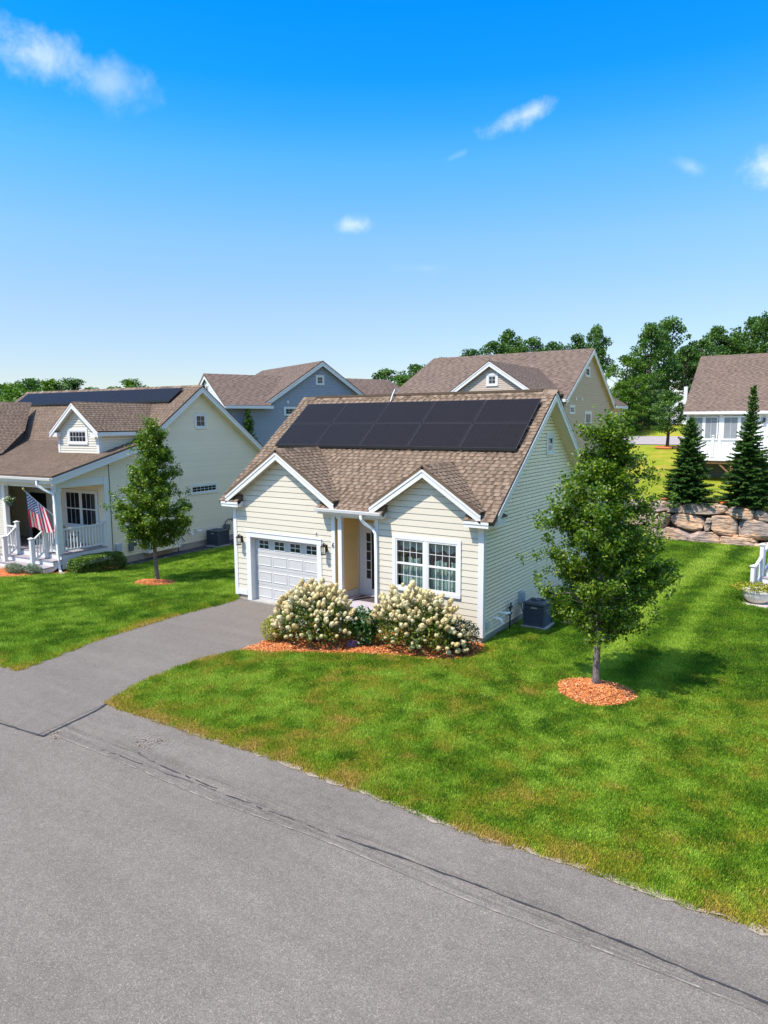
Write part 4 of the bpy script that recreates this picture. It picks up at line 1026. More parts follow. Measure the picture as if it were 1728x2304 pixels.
# downspout of the porch
m = MB(); pth = [(-.55, -.5, 3.62), (-.53, -.5, 3.42), (-.3, -.34, 3.24), (-.03, -.17, 3.08), (.0, -.16, 2.6), (.0, -.16, .7), (.03, -.16, .2), (.12, -.2, -.03), (.3, -.28, -.05)]
for a, b_ in zip(pth[:-1], pth[1:]): m.bar(a, b_, .085, .065, (0, -1, .2))
m.build('downspout', M_pvc, Lh)
# bay bump-out and side fittings
m = MB(); m.box(0, .38, 4.1, 6.0, .0, 2.2)
by = m.build('bay_bump_out', M_left, Lh)
wall(Lh, Fr((.38, 4.1, 0), Y_, X_), [(0.12, .04), (1.78, .04), (1.78, 2.2), (.12, 2.2)], [], .104, .013, M_left, name='bay_wall')
m = MB(); m.box(.36, .42, 4.08, 4.24, .0, 2.2); m.box(.36, .42, 5.88, 6.02, .0, 2.2); m.build('corner_board', M_white, Lh)
boxpart(Lh, 'electric_meter', .02, .14, 2.58, 2.86, .28, .62, simple('meter_grey', (.42, .46, .50), .5))
m = MB(); m.box(.02, .12, 3.3, 3.5, .2, 1.0); m.box(.02, .1, 3.6, 3.7, .4, 1.0); m.build('cable_box', simple('dark_green_box', (.10, .13, .12), .6), Lh)
m = MB(); m.tube([(.0, 7.0, .52), (.16, 7.0, .52), (.2, 7.04, .42)], .05, 8); m.tube([(.0, 7.45, .55), (.2, 7.45, .55), (.26, 7.6, .55)], .04, 8); m.build('vent_pipe', M_pvc, Lh)
m = MB(); m.tube([(.12, 6.15, -.3), (.12, 6.15, .55), (.1, 6.3, .6), (.12, 6.45, .3), (.1, 6.6, .15)], .02, 6); m.build('hose_pipe', M_black, Lh)
m = MB(); m.tube([(.1, 9.35, .35), (.12, 9.5, .75), (.12, 9.75, .85), (.14, 9.95, .8)], .03, 6); m.box(.08, .3, 9.35, 9.65, .3, .6); m.tube([(.2, 9.9, .8), (.2, 10.05, .8)], .07, 8); m.build('gas_meter', simple('meter_dark', (.10, .11, .12), .5), Lh)
solar(Lh, (-12.65, 6.70, z2(6.70)), X_, (0, 1, sL), (0, -sL, 1), 1.99, 1.14, 6, 1)

# ------------------------------------------------------------------ BLUE HOUSE
B = empty('blue_house', (-13.183, 21.568, 0), R_(-23.7), 'slate blue house with a tall side gable and brown roofs behind the neighbour', 'house')
zb = lambda v: 10-.66*abs(v)
bw = Fr((-.3, 0, 0), Y_, X_)
wall(B, bw, [(-4.3, 2.2), (4.6, 2.2), (4.6, zb(4.6)-.1), (0, 9.85), (-4.3, zb(4.3)-.1)], [], .104, .012, M_blue, joined=True)
wall(B, bw, [(-7.0, 2.2), (-4.3, 2.2), (-4.3, 7.0), (-7.0, 7.0)], [], .104, .012, M_blue, joined=True)
wall(B, bw, [(4.6, 2.2), (8.5, 2.2), (8.5, 6.95), (4.6, 6.95)], [], .104, .012, M_blue, joined=True)
shingles(B, [(0, 0, 10), (-10.4, 0, 10), (-12.5, -4.6, 6.96), (0, -4.6, 6.96)], M_sh3, name='roof', wmin=.25, wmax=.5, exp=.16)
shingles(B, [(0, 0, 10), (0, 4.6, 6.96), (-12.5, 4.6, 6.96), (-10.4, 0, 10)], M_sh3, name='roof', wmin=.25, wmax=.5, exp=.16)
for s in (-1, 1):
    rake(B, (-.03, 0, 9.98), (-.03, s*4.3, zb(4.3)-.02), .05, .33, (.03, 0, 0))
zw = 9.12; slw = (zw-6.95)/3.8
shingles(B, [(.3, -7.15, 6.95), (.3, -4.05, 6.95), (-3.5, -1.35, zw), (-3.5, -7.15, zw)], M_sh3, name='wing_roof', wmin=.25, wmax=.5, exp=.16)
shingles(B, [(-3.5, -7.15, zw), (-3.5, -1.35, zw), (-7.3, -1.35, 6.95), (-7.3, -7.15, 6.95)], M_sh3, name='wing_roof', wmin=.25, wmax=.5, exp=.16)
shingles(B, [(.3, 4.0, 6.95), (.3, 9.4, 6.95), (-3.5, 7.55, zw), (-3.5, 1.3, zw)], M_sh3, name='wing_roof', wmin=.25, wmax=.5, exp=.16)
shingles(B, [(.3, 9.4, 6.95), (-7.3, 9.4, 6.95), (-3.5, 7.55, zw)], M_sh3, name='wing_roof', wmin=.25, wmax=.5, exp=.16)
shingles(B, [(-3.5, 1.3, zw), (-3.5, 7.55, zw), (-7.3, 9.4, 6.95), (-7.3, 4.0, 6.95)], M_sh3, name='wing_roof', wmin=.25, wmax=.5, exp=.16)
m = MB(); m.box(.25, .33, -7.1, -3.85, 6.74, 6.93); m.box(.25, .33, 4.4, 9.3, 6.74, 6.93); m.build('gutter', M_white, B)
bl_ = Fr((-3.5, -6.95, 0), (-1, 0, 0), nY)
wall(B, Fr((0, -6.95, 0), (1, 0, 0), nY), [(-7.0, 2.2), (-.3, 2.2), (-.3, 6.6), (-3.5, zw-.15), (-7.0, 6.6)], [], .104, .012, M_paleblue, joined=True)
for s in (-1, 1): rake(B, (-3.5, -7.1, zw-.02), (-3.5+s*3.8, -7.1, 6.93), .05, .32, (0, -.03, 0))
window(B, Fr((0, -6.95, 0), X_, nY), -3.8, -3.2, 7.6, 8.4, sashes=1, cols=2, rows=2, cas=.08)
window(B, bw, -.43, .23, 8.38, 9.05, sashes=1, cols=2, rows=2, cas=.11)
window(B, bw, -2.85, -1.4, 6.30, 6.88, sashes=1, cols=5, rows=2, cas=.1)
m = MB(); bw.box(m, -2.62, -2.48, 7.1, 7.3, 0, .06); m.build('vent_cover', M_white, B)
b = MB(); b.box(-14, -7.2, -6.9, 9, 2.2, 6.9); b.box(-7.2, -.35, -6.9, 8.45, 2.2, 6.0); b.build('wall_core', M_blue, B)

# ------------------------------------------------------------------ TAN HOUSE
T = empty('tan_house', (3.2, 22.8, 0), 0, 'tall tan house with a broad pinkish front gable and white trim behind the main roof', 'house')
# local x = world-3.2, y = world-22.8
ty = 4.96; tz_ = 10.33; ts = .647
zt = lambda y: tz_-ts*abs(ty-y)
tR = Fr((0, 0, 0), Y_, X_)
wall(T, tR, [(.25, 3.2), (10.0, 3.2), (10.0, zt(10.0)-.1), (ty, tz_-.1), (.25, zt(.25)-.1)], [], .104, .012, M_tan, joined=True)
wall(T, tR, [(10.0, 3.2), (12.9, 3.2), (12.9, 6.75), (10.0, 6.75)], [], .104, .012, M_tan, joined=True)
shingles(T, [(.22, 0, zt(0)), (.22, ty, tz_), (-11.2, ty, tz_), (-11.2-1.2, 0, zt(0))][::-1], M_sh3, name='roof', wmin=.25, wmax=.5, exp=.16)
shingles(T, [(.22, ty, tz_), (.22, 10.25, zt(10.25)), (-11.2, 10.25, zt(10.25)), (-11.2, ty, tz_)], M_sh3, name='roof', wmin=.25, wmax=.5, exp=.16)
for yy in (0, 10.2): rake(T, (.2, ty, tz_-.02), (.2, yy, zt(yy)-.02), .05, .34, (.03, 0, 0)); m = MB(); m.poly([(0, ty, tz_-.3), (.2, ty, tz_-.3), (.2, yy, zt(yy)-.3), (0, yy, zt(yy)-.3)]); m.build('soffit', M_tan, T)
# rear wing with hip
shingles(T, [(.35, 10.1, 6.92), (.35, 13.2, 6.92), (-1.4, 12.0, 8.1), (-1.4, 9.0, 8.1)][::1], M_sh3, name='rear_roof', wmin=.25, wmax=.5, exp=.16)
shingles(T, [(.35, 13.2, 6.92), (-6, 13.2, 6.92), (-6, 12.0, 8.1), (-1.4, 12.0, 8.1)][::1], M_sh3, name='rear_roof', wmin=.25, wmax=.5, exp=.16)
m = MB(); m.box(.0, .34, 10.1, 13.15, 6.70, 6.90); m.box(-.0, .22, -.2, .5, 6.92, 7.10); m.build('eave_return', M_white, T)
m = MB(); tR.box(m, 12.78, 12.92, 3.4, 6.7, 0, .03); m.build('corner_board', M_white, T)
window(T, tR, 3.94, 4.87, 8.55, 9.2, sashes=1, cols=2, rows=2, cas=.12); window(T, tR, 1.16, 2.14, 6.24, 6.80, sashes=1, cols=2, rows=2, cas=.12)
window(T, tR, 4.1, 5.46, 5.05, 6.45, sashes=2, cols=1, rows=1, cas=.14, grid=False)
m = MB(); tR.box(m, 2.2, 2.4, 7.08, 7.25, 0, .05); tR.box(m, 3.3, 3.5, 7.08, 7.25, 0, .05); m.build('vent_cover', M_white, T)
# front gable wing
tp = (.5-3.2, 18.65-22.8); thw = 2.64; tpz = 9.11
fT = Fr((0, tp[1]+.2, 0), X_, nY); gx = tp[0]
wall(T, fT, [(gx-2.4, 3), (gx+2.4, 3), (gx+2.4, 7.3), (gx, 8.95), (gx-2.4, 7.3)], [], .104, .012, M_tanp, joined=True)
yv = ty-(tz_-tpz)/ts; ye_ = ty-(tz_-7.36)/ts
shingles(T, [(gx, tp[1], tpz), (gx+thw, tp[1], 7.36), (gx+thw, ye_, 7.36), (gx, yv, tpz)], M_sh3, name='gable_roof', wmin=.25, wmax=.5, exp=.16)
shingles(T, [(gx, tp[1], tpz), (gx, yv, tpz), (gx-thw, ye_, 7.36), (gx-thw, tp[1], 7.36)], M_sh3, name='gable_roof', wmin=.25, wmax=.5, exp=.16)
for s in (-1, 1): rake(T, (gx, tp[1]+.02, tpz-.02), (gx+s*thw, tp[1]+.02, 7.34), .05, .30, (0, -.03, 0))
window(T, fT, .26-3.2, .95-3.2, 7.74, 8.42, sashes=1, cols=2, rows=2, cas=.12)
b = MB(); b.box(-11, -.05, .3, 9.9, 3, 6.9); b.box(gx-2.35, gx+2.35, tp[1]+.25, .3, 3, 7.1); b.box(-6, -.05, 9.9, 12.85, 3, 6.6); b.build('wall_core', M_tan, T)
m = MB(); m.tube([(-5.6, 1.6, 7.9), (-5.6, 1.6, 8.75)], .05, 8); m.build('vent_stack', M_pvc, T)

# ------------------------------------------------------------------ WHITE DECK HOUSE
K = empty('deck_house', (7.7, 35.3, 0), 0, 'white house with a brown roof and a raised white deck above the boulder wall', 'house')
fK = Fr((0, 0, 0), X_, nY)
shingles(K, [(-.25, -.3, 6.42), (14, -.3, 6.42), (14, 5.7, 10.6), (-.25, 5.7, 10.6)], M_sh3, name='roof', wmin=.2, wmax=.45, exp=.16)
shingles(K, [(14, 12, 6.3), (-.25, 12, 6.3), (-.25, 5.7, 10.6), (14, 5.7, 10.6)], M_sh3, name='roof', wmin=.25, wmax=.5, exp=.16)
b = MB(); b.box(0, 13.8, .02, 11.5, 1.5, 6.4); b.prism([(.02, .05, 6.4), (.02, 5.7, 10.4), (.02, 11.3, 6.4)], (.1, 0, 0)); b.build('wall', M_whites, K)
wall(K, fK, [(0, 1.7), (13.8, 1.7), (13.8, 3.4), (0, 3.4)], [], .12, .012, M_navy, joined=True)
m = MB(); m.box(-.2, 14, -.36, -.26, 6.26, 6.44); m.build('gutter', M_white, K)
m = MB(); m.box(-.02, .14, -.04, .0, 3.5, 6.3); m.box(0, 13.8, -.035, -.002, 6.12, 6.3); m.box(1.96, 2.2, -.035, 0, 3.6, 6.12); m.box(4.25, 4.5, -.035, 0, 3.6, 6.12); m.build('white_trim', M_white, K)
for u0 in (.15, 2.2): 
    w_ = window(K, fK, u0, u0+1.85 if u0 < 1 else u0+2.05, 4.52, 6.16, units=2, sashes=1, cols=2, rows=1, cas=.08, glass=M_blind, grid=True)
    m = MB()
    for i in range(28):
        fK.box(m, u0+.13, u0+1.72, 4.66+i*.05, 4.672+i*.05, .001, .006)
    m.build('blind_slats', M_dglass, w_)
m = MB(); m.box(.6, 12, -3.3, -.0, 3.46, 3.56); dk = m.build('deck_floor', M_white, K)
m = MB(); m.box(.6, 12, -3.36, -3.28, 3.30, 3.50); m.build('deck_fascia', M_white, K)
m = MB(); m.box(.6, 12, -3.28, -3.2, 3.12, 3.32); m.box(.6, .68, -3.2, 0, 3.12, 3.32); m.build('deck_beam', M_wood, K)
for x in (3.3, 7.2): boxpart(K, 'deck_post', x-.09, x+.09, -3.28, -3.1, 1.6, 3.14, M_wood); plank(K, 'deck_brace', (x-.75, -3.19, 3.1), (x, -3.19, 2.4), .09, .09, mat=M_wood)
balusters(K, (.7, -3.28, 0), (2.1, -3.28, 0), 4.62, 4.62, 3.68, 3.68, 10); balusters(K, (2.2, -3.28, 0), (12, -3.28, 0), 4.62, 4.62, 3.68, 3.68, 66)
balusters(K, (.66, -3.2, 0), (.66, -.1, 0), 4.62, 4.62, 3.68, 3.68, 20)
for x in (.66, 2.15, 5.2): newel(K, x, -3.28, 3.5, 4.85, .16)
lm_ = MB(); lm_.box(4.6, 4.75, -.15, -.04, 5.7, 6.0); lm_.build('porch_lamp', M_black, K)
b = MB(); b.box(0, .02, .3, 11, 1.5, 3.4); b.build('basement_wall', M_navy, K)

# far white gable house
V = empty('far_white_house', (1.2, 63.6, 0), 0, 'small white house partly seen between the trees beyond the back road', 'house')
fV = Fr((0, 0, 0), X_, nY)
wall(V, fV, [(-2.0, 4.0), (2.0, 4.0), (2.0, 7.3), (.9, 8.6), (-2.0, 6.5)], [], .15, .012, M_paleblue, joined=True)
m = MB()
m.prism([(.9, -.3, 8.85), (-2.6, -.3, 6.6), (-2.6, -.3, 6.4), (.9, -.3, 8.6)], (0, .1, 0)); m.prism([(.9, -.3, 8.85), (.9, -.3, 8.6), (4.2, -.3, 6.4), (4.2, -.3, 6.6)], (0, .1, 0)); m.box(1.2, 1.55, -.5, -.2, 7.5, 9.4); m.build('white_trim', M_white, V)
shingles(V, [(.9, -.3, 8.86), (.9, 9, 8.86), (-2.6, 9, 6.6), (-2.6, -.3, 6.6)], M_sh3, name='roof', wmin=.3, wmax=.6, exp=.2)
shingles(V, [(.9, 9, 8.86), (.9, -.3, 8.86), (4.2, -.3, 6.6), (4.2, 9, 6.6)], M_sh3, name='roof', wmin=.3, wmax=.6, exp=.2)
window(V, fV, .5, 1.2, 7.2, 7.9, sashes=1, cols=2, rows=2, cas=.08)
b = MB(); b.box(-2, 4, .05, 9, 3.5, 6.5); b.build('wall_core', M_paleblue, V)

# ------------------------------------------------------------------ BOULDER WALL
k = Mat('layered_boulder_rock'); c = k.pos()
mp = k.n('ShaderNodeMapping'); mp.inputs['Scale'].default_value = (1.0, 1.0, 5.5); mp.inputs['Rotation'].default_value = (0, .12, 0); k.l(c, mp.inputs[0])
n1 = k.noise(mp.outputs[0], 2.4, 8, .65); n2 = k.noise(c, .9, 3); n3 = k.noise(c, 14, 6, .7)
a_ = k.ramp(n1, [(.32, (.09, .075, .068)), (.43, (.28, .225, .19)), (.56, (.46, .375, .295)), (.75, (.60, .53, .45))])
b_ = k.ramp(n2, [(.48, (.5, .5, .5)), (.64, (1.15, .88, .58))])
col = k.mix(.75, a_, k.mix(1, a_, k.mix(1, b_, (1.4, 1.4, 1.5), 'MULTIPLY'), 'MULTIPLY'))
oi = k.n('ShaderNodeObjectInfo').outputs['Random']
col = k.mix(.5, col, k.mix(1, col, k.ramp(oi, [(0, (.85, .8, .82)), (.5, (1.3, 1.15, .95)), (1, (1.0, .98, 1.02))]), 'MULTIPLY'))
k.base(col); k.rough(.9); k.b.inputs['Specular IOR Level'].default_value = .2
k.bump(k.math('ADD', k.math('MULTIPLY', n1, 1.5), k.math('MULTIPLY', n3, .6)), .9, .05); M_rock = k.m
def boulder(parent, x0, x1, z0, z1, y0, dep, seed):
    import bmesh
    rs = np.random.RandomState(seed); bm = bmesh.new(); bmesh.ops.create_icosphere(bm, subdivisions=4, radius=1)
    cutN = []
    for i in range(9):
        v = rs.randn(3); v[1] *= .7; v /= np.linalg.norm(v); cutN.append((v, rs.uniform(.62, .9)))
    cutN.append((np.array([0, -1, .05]), .62)); cutN.append((np.array([0, 0, 1.]), .75)); cutN.append((np.array([0, 0, -1.]), .78))
    for v in bm.verts:
        p = np.array(v.co); e = .45; q = np.sign(p)*np.abs(p)**e
        q = q/ max(1, np.max(np.abs(q)))
        for n_, d_ in cutN:
            n_ = n_/np.linalg.norm(n_); s_ = q @ n_
            if s_ > d_*1.25: q = q-n_*(s_-d_*1.25)*.9
        f = (fbm(np.array([q[0]*2+seed]), np.array([q[2]*5+q[1]*2]), 1.2, seed)-.5)[0]
        f2 = (fbm(np.array([q[0]*1.2+q[1]+seed*3]), np.array([q[2]*9]), 1.4, seed+3, 3)-.5)[0]
        q = q*(1+.16*f+.09*f2)
        v.co = ((x0+x1)/2+q[0]*(x1-x0)/2*1.06, y0+dep/2+q[1]*dep/2, (z0+z1)/2+q[2]*(z1-z0)/2*1.09)
    me = bpy.data.meshes.new('boulder'); bm.to_mesh(me); bm.free(); me.materials.append(M_rock)
    o = bpy.data.objects.new('boulder', me); COL.objects.link(o); o.parent = parent; return o
bwall = empty('boulder_wall', (0, 0, 0), 0, 'retaining wall of large stacked brown and grey boulders at the back of the lawn', 'stone wall')
BX = lambda p: 9.64+(p-1500)*.0193
BZ = lambda p: 1.79-(p-1131)*.0219
rows = [
 [(1330, 1395, 1130, 1158), (1393, 1440, 1131, 1162), (1438, 1499, 1130, 1157), (1497, 1538, 1130, 1153), (1537, 1637, 1130, 1157), (1636, 1699, 1134, 1158), (1698, 1765, 1137, 1160), (1764, 1830, 1137, 1162)],
 [(1300, 1370, 1158, 1190), (1368, 1440, 1160, 1192), (1438, 1512, 1157, 1190), (1513, 1593, 1155, 1190), (1590, 1608, 1168, 1188), (1605, 1665, 1153, 1197), (1664, 1745, 1158, 1200), (1744, 1830, 1160, 1205)],
 [(1340, 1420, 1190, 1219), (1418, 1492, 1190, 1219), (1488, 1560, 1188, 1222), (1556, 1630, 1191, 1224), (1628, 1709, 1196, 1229), (1706, 1790, 1200, 1234), (1788, 1850, 1203, 1236)]]
sd = 1
for ri, row in enumerate(rows):
    for (a, b, c_, d_) in row:
        boulder(bwall, BX(a), BX(b), BZ(d_), BZ(c_)+.0, 19.62+.12*(2-ri)*1.0 - (.1 if ri == 2 else 0), 1.1, sd); sd += 1
for (a, b, c_, d_) in ((1497, 1512, 1187, 1196), (1594, 1606, 1160, 1170), (1655, 1668, 1192, 1202), (1485, 1500, 1154, 1162)):
    boulder(bwall, BX(a), BX(b), BZ(d_), BZ(c_), 19.75, .5, sd); sd += 1

m = MB(); m.box(4.5, 22, 20.28, 20.32, -.2, 1.6); tag(m.build('soil_bank', simple('dark_soil', (.03, .024, .02), .95, .3)), kind='structure')
# ------------------------------------------------------------------ mulch
k = Mat('red_mulch'); c = k.pos(); n = k.noise(c, 55, 4, .7); n2 = k.noise(c, 2.5, 3)
k.base(k.mix(.5, k.ramp(n, [(.3, (.22, .05, .012)), (.55, (.56, .155, .035)), (.75, (.72, .28, .075))]), k.ramp(n2, [(.3, (.42, .10, .03)), (.7, (.66, .20, .06))]))); k.rough(.95); k.bump(n, 1, .03); M_mulch = k.m
k = Mat('mulch_chip'); r = k.attr('rnd'); k.base(k.ramp(r, [(0, (.22, .055, .010)), (.4, (.54, .145, .03)), (.8, (.70, .26, .07)), (1, (.75, .45, .26))])); k.rough(.9); M_chip = k.m
k = Mat('dark_gravel'); c = k.pos(); vo = k.n('ShaderNodeTexVoronoi'); vo.inputs['Scale'].default_value = 28; k.l(c, vo.inputs['Vector']); sp_ = k.n('ShaderNodeSeparateColor'); k.l(vo.outputs['Color'], sp_.inputs[0]); k.base(k.ramp(sp_.outputs[0], [(0, (.035, .033, .045)), (.7, (.09, .08, .10)), (1, (.22, .2, .2))])); k.rough(.8); k.bump(vo.outputs['Distance'], 1, .03); M_gravel = k.m
def bed(name, poly, zf, mat, step=.07, kind='structure', **kw):
    xs_ = [p[0] for p in poly]; ys_ = [p[1] for p in poly]
    gx_ = np.arange(min(xs_), max(xs_)+step, step); gy_ = np.arange(min(ys_), max(ys_)+step, step); A, B_ = np.meshgrid(gx_, gy_); I = in_poly(A, B_, poly)
    m = MB(); ids = {}
    Zg = zf(A, B_)
    for j in range(len(gy_)-1):
        for i in range(len(gx_)-1):
            if I[j, i] or I[j+1, i] or I[j, i+1] or I[j+1, i+1]:
                q = []
                for (jj, ii) in ((j, i), (j, i+1), (j+1, i+1), (j+1, i)):
                    if (jj, ii) not in ids: ids[(jj, ii)] = len(m.v); m.v.append((gx_[ii], gy_[jj], float(Zg[jj, ii])))
                    q.append(ids[(jj, ii)])
                m.f.append(tuple(q)); m.r.append(.5)
    o = m.build(name, mat, smooth=True); tag(o, kind=kind, **kw); return o
def chips(name, pts, zf, label, n, s=(.012, .03), mat=None):
    P = pts; V = []; 
    P = P[np.random.randint(0, len(P), n)] if len(P) > n else P
    k_ = len(P); a = np.random.rand(k_)*6.28; L = np.random.uniform(*s, k_); w = L*np.random.uniform(.25, .5, k_); tl_ = np.random.uniform(-.6, .6, k_)
    ax = np.stack([np.cos(a)*np.cos(tl_), np.sin(a)*np.cos(tl_), np.sin(tl_)], -1)*L[:, None]; bx = np.stack([-np.sin(a), np.cos(a), np.random.uniform(-.5, .5, k_)], -1)*w[:, None]
    c = np.stack([P[:, 0], P[:, 1], zf(P[:, 0], P[:, 1])+.012+np.random.rand(k_)*.015], -1)
    V = np.stack([c-ax-bx, c+ax-bx, c+ax+bx, c-ax+bx], 1)
    o = np_quads(name, V, np.random.rand(k_), mat or M_chip); tag(o, label, 'mulch', kind='stuff')
def rnd_in(poly, n):
    xs_ = [p[0] for p in poly]; ys_ = [p[1] for p in poly]; a = np.random.uniform(min(xs_), max(xs_), n*2); b = np.random.uniform(min(ys_), max(ys_), n*2); I = in_poly(a, b, poly); return np.stack([a[I], b[I]], -1)
BEDV = BED[:10]+[(9.1, -.02), (5.64, -.02), (5.6, -.6), (4.2, -.6), (4.02, -1.2)]
zbd = lambda x, y: -.02+.05*fbm(x, y, 1.5, 40)-.03
bed('mulch_bed', BEDV, zbd, M_mulch); chips('mulch_chips', rnd_in(BEDV, 26000), zbd, 'red wood mulch chips under the flowering bushes in front of the house', 20000)
def ring(cx, cy, rx, ry):
    P = [(cx+rx*(1+.05*sin(3*a)+.03*sin(7*a))*cos(a), cy+ry*(1+.05*sin(3*a))*sin(a)) for a in np.linspace(0, 2*PI, 48)[:-1]]
    zf = lambda x, y: hgt(x, y)+.015+.10*np.clip(1-np.hypot((x-cx)/rx, (y-cy)/ry), 0, 1)+.02*fbm(x, y, 6, 3)
    return P, zf
P, zf = ring(12.54, -1.71, .83, .77); bed('mulch_bed', P, zf, M_mulch, .05); chips('mulch_chips', rnd_in(P, 16000), zf, 'round bed of red mulch around the large lawn tree', 11000)
P, zf = ring(-4.42, .12, .93, .70); bed('mulch_bed', P, zf, M_mulch, .06); chips('mulch_chips', rnd_in(P, 8000), zf, 'round bed of red mulch around the small tree by the neighbour', 5000)
LB = [lwor(*p) for p in [(-9, -2.9), (-3, -2.4), (-.9, -2.1), (-.2, -1.5), (.42, -.35), (.85, .4), (1.15, 1.9), (.9, 2.4), (0, 2.5), (0, -.0), (-9, 0)]]
bed('mulch_bed', LB, lambda x, y: hgt(x, y)+.03+.02*fbm(x, y, 5, 8), M_mulch, .1); chips('mulch_chips', rnd_in(LB, 6000), lambda x, y: hgt(x, y)+.04, 'red mulch along the foot of the neighbour porch', 4000)
bed('gravel_strip', [lwor(*p) for p in GRAV], lambda x, y: hgt(x, y)+.03+.02*fbm(x, y, 8, 8), M_gravel, .15)
chips('gravel_stones', rnd_in([lwor(*p) for p in GRAV], 9000), lambda x, y: hgt(x, y)+.035, 'dark grey gravel along the side wall of the neighbour house', 6000, (.015, .03), simple('dark_stone', (.08, .075, .09), .8, .4, 30))
for cxy in ((10.44, 20.55), (13.1, 20.6)):
    P, zf = ring(cxy[0], cxy[1]+.28, 1.25, .55); zf2 = lambda x, y, zf=zf: zf(x, y)+.03; bed('mulch_bed', P, zf2, M_mulch, .12)
P, zf = ring(5.15, 42.0, .9, .8); bed('mulch_bed', P, lambda x, y: zf(x, y)+.05, M_mulch, .15)
PADP = [(14.3, 8.0), (15.1, 7.75), (20, 6.5), (20, 10.6), (14.6, 9.9), (14.35, 9.5)]
m = MB(); m.prism([(x, y, -.08) for x, y in PADP], (0, 0, .07)); tag(m.build('patio_pad', simple('pinkish_concrete', (.48, .40, .35), .9, .06, 3)), kind='structure')
m = MB(); P = [lwor(*p) for p in ((-5, -1.9), (-2.6, -1.75), (-2.4, -.85), (-5, -.85))]; m.prism([(x, y, hz(x, y)) for x, y in P], (0, 0, .05)); tag(m.build('walkway', simple('tan_walkway', (.42, .33, .27), .9, .08, 4)), kind='structure')

# ------------------------------------------------------------------ neighbour stairs at right
ST = empty('garden_stairs', (14.47, 9.61, -.05), R_(-18), 'white railed stairs with grey treads rising at the right edge of the lawn', 'stairs')
# local +y is the climbing direction, +x to the right
for i in range(7):
    z0 = .19*(i+1); y0 = -.05+i*.285
    m = MB(); m.box(.05, 1.6, y0, y0+.31, z0-.035, z0); m.build('stair_tread', M_deck, ST)
    m = MB(); m.box(.05, 1.6, y0+.02, y0+.04, z0-.19, z0-.035); m.build('stair_riser', M_white, ST)
m = MB(); m.box(.05, 3.5, 1.95, 5, 1.2, 1.33); m.build('landing', M_deck, ST)
m = MB(); m.box(.1, 3.4, 2.0, 4.9, -.1, 1.2); m.build('landing_skirt', M_white, ST)
newel(ST, 0, 0, 0, 1.0, .12); newel(ST, 0, .62, .3, 1.66, .12); newel(ST, .02, 1.98, 1.2, 2.36, .12)
balusters(ST, (0, .06, 0), (0, .56, 0), .93, 1.25, .22, .54, 1); balusters(ST, (0, .68, 0), (0, 1.92, 0), 1.36, 2.2, .62, 1.48, 4)
m = MB(); m.prism([(.0, -.05, 0), (.0, 2.0, 1.33), (0, 2.0, 0)], (.03, 0, 0)); m.build('stair_stringer', M_white, ST)
# flower bowl
PT = empty('flower_bowl', (14.72, 8.55, -.01), 0, 'round cream stoneware bowl of yellow leafy plants on the concrete pad by the stairs', 'planter')
m = MB(); m.lathe([(.0, 0), (.22, 0), (.26, .02), (.38, .12), (.45, .26), (.46, .36), (.48, .38), (.47, .41), (.43, .40), (.42, .36), (.0, .34)], (0, 0, 0), 28); m.build('bowl', M_terracotta, PT, smooth=True)

# ------------------------------------------------------------------ vegetation tools
def leaf_quads(C, size, aspect=.5, up=.35, droop=0, rs=np.random):
    n = len(C); nrm = rs.randn(n, 3); nrm[:, 2] = np.abs(nrm[:, 2])+up; nrm /= np.linalg.norm(nrm, axis=1)[:, None]
    t = rs.randn(n, 3); t[:, 2] -= droop; t -= nrm*(t*nrm).sum(1)[:, None]; t /= np.linalg.norm(t, axis=1)[:, None]; s_ = np.cross(nrm, t)
    L = size*(.7+.6*rs.rand(n))[:, None] if np.isscalar(size) else size[:, None]
    fold = nrm*L*.12
    return np.stack([C-t*L*.5, C+s_*L*aspect*.5+fold, C+t*L*.5, C-s_*L*aspect*.5+fold], 1)

